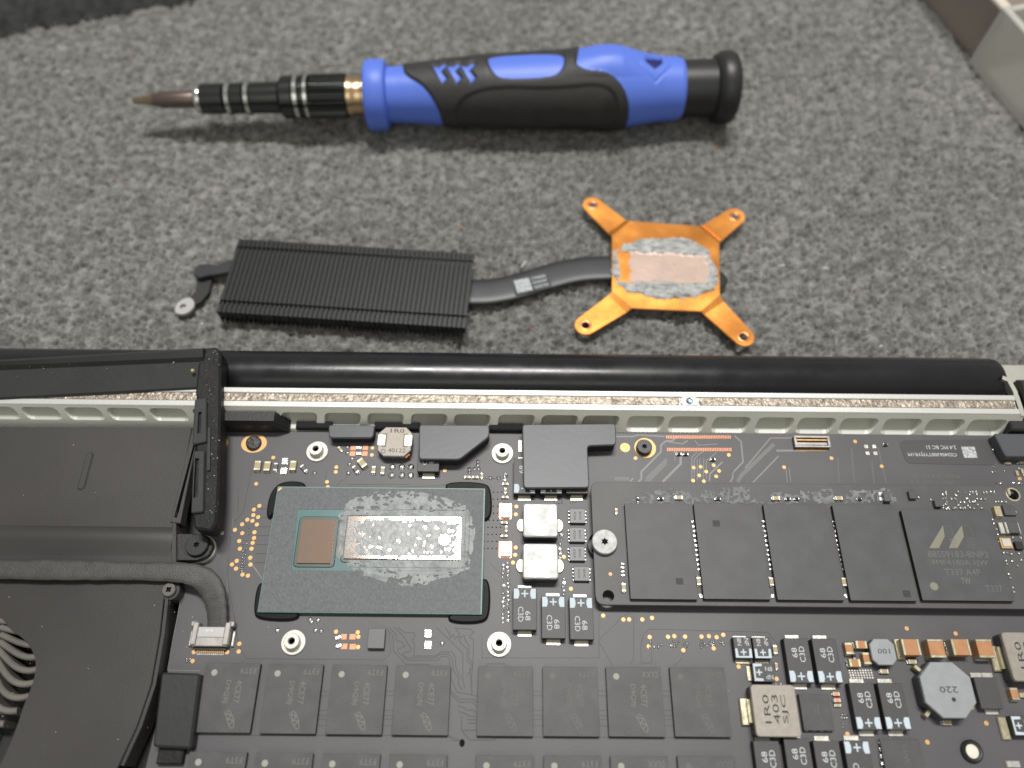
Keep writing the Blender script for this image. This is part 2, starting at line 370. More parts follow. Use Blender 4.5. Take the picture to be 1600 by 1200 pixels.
    for (px, py, pz, ang) in pts:
        for sgn in (-1, 1): V.append(np.stack([px - np.sin(ang) * wd * sgn, py + np.cos(ang) * wd * sgn, pz], -1))
    V = np.stack(V, 1).reshape(-1, 3); base = (np.arange(n) * 8)[:, None]; Fq = np.concatenate([base + [0, 1, 3, 2], base + [2, 3, 5, 4], base + [4, 5, 7, 6]], 1).reshape(-1, 4)
    me = bpy.data.meshes.new('cloth_fibre'); me.vertices.add(len(V)); me.vertices.foreach_set('co', V.ravel() * S); me.loops.add(Fq.size); me.loops.foreach_set('vertex_index', Fq.ravel()); me.polygons.add(len(Fq)); me.polygons.foreach_set('loop_start', np.arange(0, Fq.size, 4))
    for i, c in enumerate(((.075, .075, .075), (.135, .135, .132), (.21, .21, .203), (.29, .29, .277), (.42, .42, .40), (.28, .12, .08))): me.materials.append(MATS[mat('fibre_%d' % i, c, .9)])
    mi = np.digitize(clump, (.33, .43, .52, .68)); mi[RNG.random(n) < .003] = 5; me.polygons.foreach_set('material_index', np.repeat(mi, 3)); me.update()
    tags(link(bpy.data.objects.new('cloth_fibre', me), o, (0, 0, 0)), kind='stuff')
    mb = MB()                                   # lint and crumbs
    for px, py, l, rot, m in ((1222, 414, 1.6, 10, 'lint'), (1290, 418, 1.4, 0, 'lint'), (818, 412, 2.2, 60, 'lint'), (201, 83, .8, 0, 'lint_red'), (180, 275, .8, 20, 'lint_red'), (40, 92, .9, 0, 'lint'), (1475, 417, 1.0, 0, 'lint'), (1377, 540, .8, 30, 'lint'), (828, 510, .8, 0, 'lint_red'), (1300, 499, .6, 40, 'lint_red'), (721, 354, .8, 0, 'copper_pad'), (315, 505, .7, 10, 'lint'), (1550, 460, .9, 30, 'mlcc'), (105, 110, .7, 0, 'lint'), (1120, 228, 1, 20, 'copper_pad')):
        p = P(px, py, CZ + .3); mb.box(p[0], p[1], CZ - .1, l, .28, .35, m, rot=rot, bev=.1)
    tags(build(mb, 'lint_speck', o), kind='stuff')
work_cloth()

# ------------------------------------------------------------------ dark cloth and storage box at the far corners
def dark_cloth():
    a, b = P(-60, 66, CZ), P(285, 3, CZ); d = np.array([b[0] - a[0], b[1] - a[1]]); d /= np.linalg.norm(d); nrm = np.array([-d[1], d[0]]); n = 60; L = 130
    def fn(i, j):
        t = i / n; s = j / 14; wob = .9 * math.sin(i * 1.9) + .7 * math.sin(i * .83 + 1)
        q = np.array(a) + d * (L * (t - .35)) + nrm * (s * 60 + (wob * (1 - s)))
        return (q[0], q[1], CZ + (0 if j == 0 else 2.2 + .9 * math.sin(i * 1.4 + j) + .25 * random.random()) if j < 14 else CZ + 2)
    vs = [fn(i, j) for j in range(15) for i in range(n + 1)]; fs = [(j * (n + 1) + i, j * (n + 1) + i + 1, (j + 1) * (n + 1) + i + 1, (j + 1) * (n + 1) + i) for j in range(14) for i in range(n)]
    build(MB().add(vs, fs, 'dark_cloth', True), 'dark_cloth', None, 'black ribbed cloth edge lying at the far left corner', 'cloth')
dark_cloth()
def storage_box():
    a = np.array(P(1512, 97, CZ)); b = np.array(P(1612, 217, CZ)); d = (b - a) / np.linalg.norm(b - a); n = np.array([-d[1], d[0]])   # d runs towards the camera, n into the box
    o = a; t = thing('storage_box', (*a, CZ), 'translucent plastic parts box with cream rim at the far right corner', 'storage box')
    def pl(u0, u1, w0, w1): return [tuple(o + d * u + n * w) for u, w in ((u0, w0), (u1, w0), (u1, w1), (u0, w1))]
    H = 16
    mb = MB()
    for r in ((-90, 0, 2.2, 3.8), (-90, 0, 78, 79.6), (-90, -88.4, 3.8, 78), (-30, -28.6, 3.8, 78), (-90, -1.5, 40, 41.2)):
        mb.prism(pl(*r), CZ + .8, CZ + H, 'box_tan', .2, bottom=True)
    mb.prism(pl(-90, 0, 2.2, 79.6), CZ + .1, CZ + .7, 'box_tan', bottom=True); build(mb, 'tray', t)
    for w0, w1 in ((.9, 3.9), (77, 80)): build(MB().prism(pl(-91, -.2, w0, w1), CZ + H + .1, CZ + H + 1.2, 'box_rim', .3, bottom=True), 'rim', t)
    mb = MB()
    mb.prism(pl(.2, 60, 0, 2), CZ + .1, CZ + H + 2, 'box_clear', .4, bottom=True); mb.prism(pl(.2, 2.2, 2.2, 82), CZ + .1, CZ + H + 2, 'box_clear', .4, bottom=True); mb.prism(pl(2.4, 60, 2.2, 82), CZ + .1, CZ + 1.5, 'box_clear', bottom=True)
    mb.prism(pl(24, 25.5, 2.2, 82), CZ + 1.6, CZ + H, 'box_clear', .3, bottom=True); mb.prism(pl(2.4, 24, 28, 29.4), CZ + 1.6, CZ + H, 'box_clear', .3, bottom=True); build(mb, 'clear_compartment', t)
    mb = MB(); mb.prism(smooth_poly(pl(26, 48, -.9, 8), 1), CZ + 6, CZ + H + 3.2, 'box_rim', .6, bottom=True); build(mb, 'latch', t)
    build(MB().prism(pl(-24, -6, 44, 70), CZ + 1, CZ + 9, 'box_orange', .5), 'spare_part', t)
storage_box()

# ------------------------------------------------------------------ screwdriver
def screwdriver():
    z = -3.6; A = np.array(P(210, 157, z)); B = np.array(P(1147, 137, z)); L = np.linalg.norm(B - A); ax = (B - A) / L
    t = thing('screwdriver', (*((A + B) / 2), CZ), 'blue and black handled precision screwdriver lying on the grey cloth', 'screwdriver')
    def u_of(px):                                   # where along the axis the photo shows column px
        lo, hi = -10, L + 10
        for _ in range(40):
            m = (lo + hi) / 2; q = A + ax * m; c = ROT.T @ np.array([q[0], q[1], z - CAMH]); x = 800 + F * c[0] / -c[2]
            if x < px: lo = m
            else: hi = m
        return lo
    def rad(px, rpx): q = A + ax * u_of(px); return rpx / scale_at(q, z)
    X = Vector((ax[0], ax[1], 0)); toc = Vector((-A[0] - ax[0] * L / 2, -A[1] - ax[1] * L / 2, CAMH - z)).normalized()
    toc = (toc - X * toc.dot(X)).normalized(); side = X.cross(toc)
    M = Matrix([[side[0], toc[0], X[0], A[0]], [side[1], toc[1], X[1], A[1]], [side[2], toc[2], X[2], z], [0, 0, 0, 1]])
    def part(name, prof, m, seg=40, fl=None, cap=True, mats=None, label=None):
        mb = MB(); pr = [(rad(px, r), u_of(px)) for px, r in prof]
        pr = [(.01, pr[0][1])] + pr + [(.01, pr[-1][1])]
        mb.lathe(pr, 0, 0, m, seg, smooth=False)
        for i in range(len(mb.sm)): mb.sm[i] = True
        if mats: mats(mb)
        mb.xform(M); return build(mb, name, t, label)
    part('bit', [(240, 9), (250, 11.5), (252, 12.5), (307, 12.8), (312, 11)], 'bit_metal', 12)
    mb = MB(); u0, u1 = u_of(208), u_of(246); r0, r1 = rad(215, 4.5), rad(246, 9.5)
    mb.lathe([(.01, u0), (r0, u0), (rad(225, 6), u_of(226)), (r1, u1)], 0, 0, 'bit_tip', 6, smooth=False); mb.xform(M); build(mb, 'bit_tip', t)
    part('bit_collar', [(306, 17), (309, 21), (314, 22), (317, 21)], 'chrome')
    part('shaft', [(317, 22.5), (352, 23)], 'black_chrome'); part('shaft_ring', [(355, 22), (357, 25), (363, 25), (365, 22)], 'chrome')
    part('shaft', [(365, 23), (383, 23.5)], 'black_chrome'); part('shaft_ring', [(385, 22), (387, 26), (393, 26), (395, 22)], 'chrome')
    part('shaft', [(395, 23), (438, 24)], 'black_chrome')
    part('collar', [(440, 28), (444, 32), (460, 32.5), (462, 30)], 'black_chrome'); part('collar_ring', [(462, 30), (464, 34), (470, 34), (472, 30)], 'chrome')
    part('collar', [(472, 31), (474, 33), (477, 33), (478, 31)], 'black_chrome'); part('collar_ring', [(478, 30), (480, 34), (485, 34), (487, 30)], 'chrome')
    mb = MB(); u0, u1 = u_of(488), u_of(543); seg = 36; rows = 14; r = rad(515, 33)
    vs = []; fs = []
    for i in range(rows * 2 + 1):
        for k in range(seg * 2):
            d = .92 if (i % 2 or k % 2) else 1.03; a = math.pi * k / seg; vs.append((r * d * math.cos(a), r * d * math.sin(a), u0 + (u1 - u0) * i / (rows * 2)))
    n = seg * 2; fs = [(i * n + k, i * n + (k + 1) % n, (i + 1) * n + (k + 1) % n, (i + 1) * n + k) for i in range(rows * 2) for k in range(n)]
    mb.add(vs, fs, 'black_chrome').xform(M); build(mb, 'knurled_collar', t)
    part('ferrule', [(543, 27), (545, 31), (553, 31), (555, 29.5), (566, 29.5), (568, 31.5), (576, 31.5)], 'bronze')
    part('flange', [(572, 44), (575, 51), (580, 53), (600, 52.5), (605, 50), (608, 43)], 'blue', 56)
    # handle: one fine skin split into the blue shell and the rubber grip standing proud of it
    bodies = [(606, 41), (625, 41.5), (650, 43), (700, 48), (760, 53.5), (820, 55.5), (880, 57), (930, 58), (965, 57), (1000, 52), (1030, 48), (1058, 46.5), (1063, 44)]
    pxs = np.array([b[0] for b in bodies]); rr = np.array([b[1] for b in bodies]); nu, na = 420, 220
    px = np.linspace(606, 1063, nu); uu = np.array([u_of(p) for p in px]); rb = np.array([rad(p, np.interp(p, pxs, rr)) for p in px])
    blue_shapes = [smooth_poly([(595, -70), (628, -70), (634, -34), (640, -26), (662, -14), (675, 0), (685, 18), (690, 40), (690, 80), (595, 80)], 2),
                   smooth_poly([(764, -52), (875, -54), (878, -38), (868, -24), (850, -20), (790, -19), (774, -24), (764, -40)], 2),
                   smooth_poly([(894, -40), (912, -80), (1070, -80), (1070, 80), (974, 80), (977, 40), (972, 10), (958, -14), (940, -26), (912, -28), (897, -34)], 2)]
    for k in range(3):
        x0 = 680 + 21.5 * k; blue_shapes.append([(x0, -38), (x0 + 7, -38), (x0 + 21, -21), (x0 + 14, -15)]); blue_shapes.append([(x0 + 14, -41), (x0 + 22, -41), (x0 + 12, -31), (x0 + 5, -34)])
    VS = 1 if side[1] < 0 else -1; th = np.linspace(0, 2 * np.pi, na, endpoint=False); PXg, TH = np.meshgrid(px, th, indexing='ij'); RPX = np.interp(PXg, pxs, rr)
    SN = np.sin(TH) * VS; vv = np.where(np.cos(TH) >= 0, SN * RPX, np.sign(SN) * (RPX + 8 + np.abs(RPX - np.abs(SN * RPX))))
    sd = np.full(PXg.shape, -1e9)
    for s in blue_shapes: sd = np.maximum(sd, edge_dist(PXg, vv, s))
    grip = np.clip(-sd / 3.0, 0, 1)
    dip = np.clip(edge_dist(PXg, vv, smooth_poly([(705, 12), (760, -12), (860, -6), (945, -14), (965, 30), (950, 75), (720, 75)], 3)) / 5, 0, 1)
    dia = np.minimum(np.clip(edge_dist(PXg, vv, [(1000, -48), (1028, -48), (1028, -37), (1014, -28), (1000, -38)]) / 2.5, 0, 1), 1)
    chev = np.clip(edge_dist(PXg, vv, [(988, -40), (1014, -13), (1042, -40), (1042, -34), (1014, -7), (988, -34)]) / 2, 0, 1)
    RAD = rb[:, None] + .55 * grip - .5 * dip * grip - 1.2 * dia - .3 * chev
    RAD = RAD + 1.5 * np.exp(-((PXg - 950) / 48) ** 2) * np.clip((-vv - 18) / 25, 0, 1) * (np.cos(TH) > -.5)
    co_ = np.stack([RAD * np.sin(-TH), RAD * np.cos(TH), np.repeat(uu[:, None], na, 1)], -1)
    # local frame: x = side, y = towards camera
    co_[..., 0] = RAD * np.sin(TH)
    for nm, sel, m in (('handle_shell', sd > 0, 'blue'), ('rubber_grip', sd <= 0, 'grip')):
        idx = np.arange(nu * na).reshape(nu, na); q = np.stack([idx[:-1], np.roll(idx, -1, 1)[:-1], np.roll(idx, -1, 1)[1:], idx[1:]], -1); k = sel[:-1]
        qs = q[k]; used = np.unique(qs); rm = -np.ones(nu * na, int); rm[used] = np.arange(len(used)); mb = MB(); V = co_.reshape(-1, 3)[used]
        mb.v = [tuple(v) for v in V.tolist()]; mb.f = rm[qs][:, ::-1].tolist(); mb.mats = [m]; mb.m = [0] * len(mb.f); mb.sm = [True] * len(mb.f)
        if m == 'blue':
            mb.mats.append('blue_dark'); mb.m = (dia[:-1][k] > .6).astype(int).tolist()
        mb.xform(M); build(mb, nm, t)
    part('neck', [(1061, 38), (1063, 42.5), (1112, 43)], 'black_plastic', 48)
    part('end_cap', [(1112, 44), (1116, 50), (1124, 54), (1136, 54.5), (1143, 52), (1147, 45)], 'black_plastic', 56)
screwdriver()

# ------------------------------------------------------------------ heatsink
def heatsink():
    zt = -8.2; t = thing('heatsink', (*P(700, 450, CZ), CZ), 'black finned heatsink with an orange copper plate smeared with grey paste', 'heatsink')
    TL, TR, BR, BL = [np.array(p) for p in PX([(372, 373), (741, 396), (726, 512), (338, 487)], zt)]
    e = TR - TL; n = 52; ln = np.linalg.norm(e) + 0; ex = e / ln; w = ((TL - BL) + (TR - BR)) / 2; W = np.linalg.norm(w); ang = math.degrees(math.atan2(ex[1], ex[0])); pitch = ln / n
    mb = MB(); tw = pitch * .90
    mb.add(*_fin(tw, W, 4.4), 'fin_metal'); me = mb.mesh('fin'); shear = (BL - TL).dot(ex) / n
    ey = np.array([-ex[1], ex[0]]); off = ((BL + BR) / 2 - (TL + TR) / 2).dot(ex)
    fa = math.degrees(math.atan2(w[1], w[0])) - 90
    for i in range(n):
        c = (TL + BL) / 2 + ex * pitch * (i + .5); put(me, 'fin', t, c[0], c[1], zt - 4.4, fa)
    mb = MB(); bl = [TL + ex * .3 - w * .12, TR - ex * .3 - w * .12, BR - ex * .3 + w * .12, BL + ex * .3 + w * .12]; mb.prism([tuple(p) for p in bl], CZ + .7, zt - 1.6, 'fin_metal', bottom=True); build(mb, 'fin_base', t)
    # flat heat pipe
    path = [(730, 455), (760, 454.5), (790, 450), (825, 441), (862, 430), (900, 421), (940, 417.5), (980, 418), (1040, 425), (1100, 433), (1138, 437)]
    pp = [P(x, y, -10.8) for x, y in path]; pts = []
    for i in range(len(pp) - 1):
        for k in range(4):
            q = k / 4; p0, p1, p2, p3 = [np.array(pp[max(0, min(len(pp) - 1, i + d))]) for d in (-1, 0, 1, 2)]
            pts.append(.5 * (2 * p1 + (p2 - p0) * q + (2 * p0 - 5 * p1 + 4 * p2 - p3) * q * q + (3 * p1 - p0 - 3 * p2 + p3) * q ** 3))
    pts.append(np.array(pp[-1])); r = [3.6] * (len(pts) - 3) + [3.1, 2.0, .6]
    build(MB().tube([(x, y, -11.35) for x, y in pts], r, 'pipe', 28, .22), 'heat_pipe', t)
    # sticker on the pipe
    zs = -10.46; c0 = np.array(P(830, 443, zs)); a = math.degrees(math.atan2(*(np.array(P(858, 437, zs)) - np.array(P(804, 449, zs)))[::-1]))
    mb = MB().prism(rrect(9.2, 4.6, .4, 3, *c0, a), zs - .08, zs, 'sticker'); ca, sa = math.cos(math.radians(a)), math.sin(math.radians(a)); loc = lambda x, y: (c0[0] + x * ca - y * sa, c0[1] + x * sa + y * ca)
    mb.flat(rrect(3.7, 3.7, 0, 1, *loc(-2.0, 0), a), zs + .02, 'code_patch')
    for i, s in enumerate(('CY840B', 'HG502F', 'G3D50')): mb.text(s, *loc(2.2, 1.35 - 1.3 * i), zs + .02, .75, 'sticker_print', a, w=3.5)
    build(mb, 'label_sticker', t)
    # copper contact plate and its four arms
    zp = -9.8; za = -10.3; th = .45
    octo = PX([(984, 345), (1091, 353), (1124, 379), (1125, 461), (1096, 486), (987, 481), (956, 456), (956, 368)], zp)
    build(MB().prism(octo, zp - th, zp, 'copper', .08, bottom=True), 'contact_plate', t)
    for (A, B), endp, rp in ((((984, 345), (956, 368)), (926, 320), 15.5), (((1124, 379), (1091, 353)), (1148, 338), 16), (((1096, 486), (1125, 461)), (1162, 526), 17), (((956, 456), (987, 481)), (915, 508), 17)):
        a_, b_ = np.array(P(*A, zp)), np.array(P(*B, zp)); c = np.array(P(*endp, za)); r_ = rp / scale_at(c, za); mid = (a_ + b_) / 2; d = (c - mid) / np.linalg.norm(c - mid); nn = np.array([-d[1], d[0]])
        if (a_ - mid).dot(nn) < 0: a_, b_ = b_, a_
        wa = 1.08 * r_; a2 = mid + d * 1.3 + nn * wa * 1.15; b2 = mid + d * 1.3 - nn * wa * 1.15; outl = [tuple(b2)]; ang0 = math.atan2(-nn[1], -nn[0])
        for k in range(17): q = ang0 + math.pi * k / 16; outl.append(tuple(c + np.array([math.cos(q), math.sin(q)]) * r_))
        outl.append(tuple(a2)); hole = circle(.95, 18, *c)
        mb = MB().prism(outl, za - th, za, 'copper', .06, holes=[hole], bottom=False)
        mb.add([(*a_, zp - .01), (*b_, zp - .01), (*b2, za - .06), (*a2, za - .06), (*a_, zp - th), (*b_, zp - th), (*b2, za - th), (*a2, za - th)], [(0, 1, 2, 3), (4, 7, 6, 5), (0, 3, 7, 4), (1, 5, 6, 2)], 'copper')
        mb.lathe([(.98, za + .005), (1.05, za + .05), (1.35, za + .05), (1.42, za + .004)], *c, 'copper_edge', 20)
        build(mb, 'mounting_arm', t)
    pst = PX([(956, 395), (975, 381), (1000, 374), (1040, 371), (1080, 374), (1107, 390), (1121, 420), (1124, 440), (1116, 455), (1085, 465), (1035, 469), (985, 458), (960, 442), (954, 415)], zp)
    inner = PX([(968, 394), (1104, 400), (1106, 443), (970, 438)], zp)
    def fn(x, y, d):
        nz = fbm(x / 1.6, y / 1.0, 0, 4); rid = fbm(x / .7 + 5, y / .5, 2, 3); di = edge_dist(x + 1.6 * (fbm(x / 2.2, y / 1.6, 1, 3) - .5), y + 1.5 * (fbm(x / 2.0, y / 1.5, 3, 3) - .5), inner); thick = np.clip(-di / 1.2, 0, 1) * np.clip((d + 1.8 * (nz - .5)) / .8, 0, 1)
        film = di > -.3; clean = film & (x < inner[0][0] + 2.2 + 2 * (nz - .5)) | (film & (rid > .86))
        z = zp + .03 + thick * (.12 + 1.0 * np.abs(2 * fbm(x / 2.4, y / .7, 1, 3) - 1) + .5 * rid * nz); return z, ((thick > .10 + .22 * (rid < .36)) | film) & ~clean & (d > -.5), np.where(thick > .1, 0, 1), ['paste_grey', 'paste_film']
    field('thermal_paste', t, pst, .14, fn)
    # end bracket left of the fins
    zb = -10.2; mb = MB()
    def arm(pts, w, z0, z1, m):
        p = [P(x, y, z1) for x, y in pts]; L = []; R = []
        for i in range(len(p)):
            q0 = np.array(p[max(0, i - 1)]); q1 = np.array(p[min(len(p) - 1, i + 1)]); d = (q1 - q0) / np.linalg.norm(q1 - q0); n_ = np.array([-d[1], d[0]]); L.append(tuple(np.array(p[i]) + n_ * w[i] / 2)); R.append(tuple(np.array(p[i]) - n_ * w[i] / 2))
        mb.prism(L + R[::-1], z0, z1, m, .12, bottom=True)
    arm([(366, 414), (350, 417), (340, 421), (325, 421), (312, 423), (303, 424)], [3.6, 3.4, 2.6, 3.4, 4.0, 2.0], -11.4, -9.9, 'pipe')
    arm([(318, 428), (319, 440), (316, 455), (308, 466), (296, 473)], [3.4, 3.6, 3.4, 3.0, 2.7], -12.2, -11.5, 'black_metal')
    build(mb, 'end_bracket', t)
    c = P(288, 478, -11.4); hole = circle(.8, 16, *c); build(MB().prism(smooth_poly(PX([(300, 464), (306, 478), (290, 492), (272, 490), (274, 476), (286, 466)], -11.4), 2), -12.2, -11.35, 'white_plate', .1, holes=[circle(.75, 16, *P(286, 479, -11.4))], bottom=True), 'bracket_eyelet', t)
def _fin(tw, W, h):
    """one folded fin: flat flange on top with a groove near each end, thin web below"""
    hw = W / 2; prof = [(-hw, h), (-hw + 2.2, h), (-hw + 2.5, h - .45), (-hw + 3.1, h - .45), (-hw + 3.4, h), (hw - 3.2, h), (hw - 2.9, h - .4), (hw - 2.4, h - .4), (hw - 2.1, h), (hw, h)]
    n = len(prof); vs = []; a, b = -tw / 2, tw / 2
    for x, dz in ((a, -.14), (a + .12, 0), (b, -.02), (b, -.3)): vs += [(x, y, z + dz) for y, z in prof]
    fs = [(r * n + i, (r + 1) * n + i, (r + 1) * n + i + 1, r * n + i + 1) for r in range(3) for i in range(n - 1)]
    o = len(vs); w0, w1 = a, a + .25
    vs += [(w0, -hw, 0), (w1, -hw, 0), (w1, hw, 0), (w0, hw, 0), (w0, -hw, h - .14), (w1, -hw, h - .1), (w1, hw, h - .1), (w0, hw, h - .14)]
    fs += [(o, o + 1, o + 5, o + 4), (o + 1, o + 2, o + 6, o + 5), (o + 2, o + 3, o + 7, o + 6), (o + 3, o, o + 4, o + 7)]
    o = len(vs)                                  # folded end tabs
    for s in (-1, 1):
        y = s * hw; vs += [(a, y, h - 2.3), (b, y, h - 2.3), (b, y, h - .02), (a, y, h - .14)]; fs.append((o, o + 1, o + 2, o + 3) if s < 0 else (o + 3, o + 2, o + 1, o)); o += 4
    return vs, fs
heatsink()

# ------------------------------------------------------------------ laptop: chassis, hinge cover, lid
LAP = thing('laptop', (0, 40, CZ), 'opened laptop lying upside down with its dark circuit board, fan and silver vent rail exposed', 'laptop')
RZ = 5.0; RY0 = 67.2; RY1 = 71.5; XL = -125.0; XR = P(1592, 640, RZ)[0]
def wall_y(z): return RY0 - (RZ - z) * .46
def extrude_x(mb, prof, x0, x1, m, smooth=False, caps=True):
    n = len(prof); vs = [(x, y, z) for x in (x0, x1) for y, z in prof]; fs = [(i, (i + 1) % n, n + (i + 1) % n, n + i) for i in range(n)]
    mb.add(vs, fs, m, smooth)
    if caps: mb.add(vs[:n], [list(range(n))[::-1]], m); mb.add(vs[n:], [list(range(n))], m)
    return mb
LIDY = P(1590, 569, -6.5)[1] - 3.5
def chassis():
    mb = MB()
    prof = [(RY0, RZ - .15), (RY0 + .15, RZ), (68.35, RZ), (68.5, RZ - .12), (68.55, RZ - .45), (70.25, RZ - .45), (70.3, RZ - .12), (70.45, RZ), (71.35, RZ), (71.5, RZ - .15), (71.5, -9), (RY0 + 6 * -.2 + 6.6, -9), (RY0 + .6, RZ - 1)]
    fr = prof[:11] + [(70.2, -9), (70.2, RZ - .9), (RY0, RZ - .9)]
    extrude_x(mb, [(y, z) for y, z in fr][::-1], XL, XR, 'alu_rim')
    # screw boss in the rail
    b = P(1077, 624, RZ); mb.prism(rrect(3.4, 1.75, .5, 4, b[0], 69.4), RZ - .44, RZ - .02, 'alu_rim', .1, holes=[circle(.72, 16, b[0], 69.4)])
    fr_o = build(mb, 'chassis_rail', LAP, 'pale aluminium rail along the rear edge of the laptop')
    mb = MB(); mb.lathe([(.70, RZ - .05), (.70, RZ - .35), (.01, RZ - .42)], b[0], 69.4, mat('blue_steel', (.10, .14, .20), .3, metal=.8), 16); build(mb, 'rail_screw', fr_o)
    for x0, x1 in ((P(-60, 600, RZ)[0], P(1062, 624, RZ)[0]), (P(1092, 624, RZ)[0], P(1588, 632, RZ)[0])):
        build(MB().prism(rrect(x1 - x0, 1.66, .7, 5, (x0 + x1) / 2, 69.4), RZ - .44, RZ - .16, 'adhesive', .05), 'adhesive_strip', fr_o)
    # inner wall with the row of vent pockets
    L = 7.0; hol = []; cxs = [P(p, 655, 2.0)[0] for p in (1, 67, 134, 200, 266, 333, 402, 468, 536, 603, 671, 738, 807, 874, 938, 1008, 1073, 1141, 1209, 1273, 1339, 1406, 1472, 1537)]
    for i, c in enumerate(cxs):
        p = [(c - 3.9, .62), (c + 3.2, .62), (c + 3.95, 3.55), (c - 3.2, 3.55)] if i < 6 else [(c - 3.5, 1.25), (c + 3.9, 1.25), (c + 3.1, 5.0), (c - 3.9, 5.0)]
        hol.append(smooth_poly_corner(ccw(p), 1.2))
    x0, x1 = XL, P(1560, 655, 2.0)[0] + 3.5; outer = [(x0, .12), (x1, .12), (x1, L), (x0, L)]
    m3 = lambda u, v, dep=0.0: (u, wall_y(RZ - v) + dep, RZ - v + .06 * dep)
    hs = [h[::-1] for h in hol]; allp = outer + [q for h in hs for q in h]; tri = tessellate_polygon([[Vector((x, y, 0)) for x, y in l] for l in [outer] + hs])
    tri = [t if area2([allp[i] for i in t]) < 0 else t[::-1] for t in tri]
    mb = MB(); mb.add([m3(*p) for p in allp], tri, 'alu_wall')
    for h in hol:
        n = len(h); lip = inset(h, -.0)
        vs = [m3(u, v) for u, v in h] + [m3(u, v, .7) for u, v in inset(h, .22)] + [m3(u, v, 4.5) for u, v in inset(h, .4)]
        vmax = max(v for _, v in h)
        for r in range(2):
            for i in range(n):
                j = (i + 1) % n; low = r == 0 and h[i][1] > vmax - .5 and h[j][1] > vmax - .5
                mb.add([vs[r * n + i], vs[r * n + j], vs[(r + 1) * n + j], vs[(r + 1) * n + i]], [(0, 1, 2, 3)], 'alu_lip_glint' if low else 'alu_wall')
        mb.add([m3(u, v, 4.5) for u, v in inset(h, .4)], [list(range(n))[::-1]], 'alu_wall')
    build(mb, 'vent_wall', fr_o, 'grey-green inner wall of the rail with a row of rounded vent pockets')
    mb = MB().prism([(XL, -30), (104.5, -30), (104.5, 70), (XL, 70)], -9.5, -3.2, 'black_plastic', .3, bottom=True); build(mb, 'base_pan', LAP)
    # hinge cover, end bracket, lid
    xr = P(1562, 590, 0)[0]; c = (78.0, -2.6); r = 5.3; mb = MB(); seg = 40; vs = []; xs = [(-125, 1), (xr - 1.2, 1), (xr - .4, .97), (xr, .9), (xr, .02)]
    for x, k in xs:
        for i in range(seg): a = 2 * math.pi * i / seg; vs.append((x, c[0] + r * k * math.cos(a) * 1.05, c[1] + r * k * math.sin(a)))
    mb.add(vs, [(a * seg + i, a * seg + (i + 1) % seg, (a + 1) * seg + (i + 1) % seg, (a + 1) * seg + i) for a in range(len(xs) - 1) for i in range(seg)], 'tube', True)
    build(mb, 'hinge_cover', LAP, 'long glossy black rounded hinge cover behind the silver rail')
    mb = MB(); extrude_x(mb, [(67, RZ - .2), (71.5, RZ - .2), (71.5, -9), (67, -9)], XR + .2, XR + 1.1, 'alu'); pts = PX([(1566, 590), (1576, 594), (1586, 612), (1592, 640)], 3); mb.stroke(pts, .9, 1.5, 'alu', 1.6)
    build(mb, 'hinge_bracket', LAP)
    mb = MB(); mb.box(P(1605, 612, -2)[0] + 2, 74, -9, 9, 8, 9, 'black_plastic', bev=.5); mb.box(P(1598, 618, 0)[0] + 1.2, 72.0, 0.2, 1.3, 3.0, .8, 'mlcc', bev=.2); build(mb, 'hinge_block', LAP)
    mb = MB().prism(rrect(250, 110, 3, 4, -16, 31.6), CZ + .4, CZ + 3.4, 'tube', .3, bottom=True); build(mb, 'display_bezel', LAP)
    mb = MB().prism(rrect(24, 7, 1, 3, 112, LIDY), CZ + 3.5, CZ + 6.5, 'alu', .3, bottom=True); build(mb, 'lid_corner', LAP, 'silver lid corner at the right end of hinge cover')
chassis()

# ------------------------------------------------------------------ circuit board
def board():
    out = PX([(344, 674), (1566, 679), (1640, 680)], 0) + [(150, 60), (150, -25), (-95, -25)] + PX([(226, 1205), (252, 1100), (262, 1048), (272, 990), (284, 925), (288, 890), (290, 876), (330, 845), (338, 760)], 0)
    mb = MB().prism(out, -1.0, 0, 'board', .05, bottom=True, top='board'); return build(mb, 'logic_board', LAP, 'dark grey circuit board crowded with chips, capacitors and gold test points')
BOARD = board()
def bput(me, name, px, py, z=0, rot=0, label=None, parent=None):
    x, y = P(px, py, z if z > 0 else 0); return put(me, name, parent or BOARD, x, y, 0 if z <= 0 else 0, rot, label)
def text_jit(): return random.uniform(-.15, .15)

# memory chips -------------------------------------------------------
def memory(variant, faded):
    pr = 'chip_print' if not faded else 'chip_print_faint'; mb = MB(); w, h = 9.35, 10.9
    mb.prism(rrect(w, h, .15, 2), .12, .95, 'chip_shade_black', .0, top='chip'); mb.prism(rrect(w - .02, h - .02), .94, .98, 'chip', .03); z = 1.0
    mb.flat(circle(.52, 20, -w / 2 + 1.7, h / 2 - 1.55), z, 'chip_dot' if not faded else pr)
    mb.text(variant[0], 2.75, h / 2 - 1.2, z, .95, pr, 180, w=2.6)
    mb.text(variant[1], 1.55, .9, z, 1.0, pr, -90, w=3.6); mb.text(variant[2], -.35, .9, z, 1.0, pr, -90, w=3.6)
    e = [(1.05 + 1.5 * math.cos(a) * .42 - .50 * math.sin(a) * .9, -3.4 + 1.5 * math.cos(a) * -.9 - .50 * math.sin(a) * .42) for a in [k * 2 * math.pi / 22 for k in range(22)]]
    mb.stroke(e, .14, z - .01, pr, .012, closed=True); mb.stroke([(.25, -2.55), (1.25, -2.75), (.6, -3.45), (1.65, -3.55), (1.0, -4.25)], .17, z - .005, pr, .018); mb.stroke([(.1, -2.8), (-.1, -2.2)], .12, z - .005, pr, .012)
    return mb.mesh('memory_chip')
mat('chip_print_faint', (.10, .10, .092), .55)
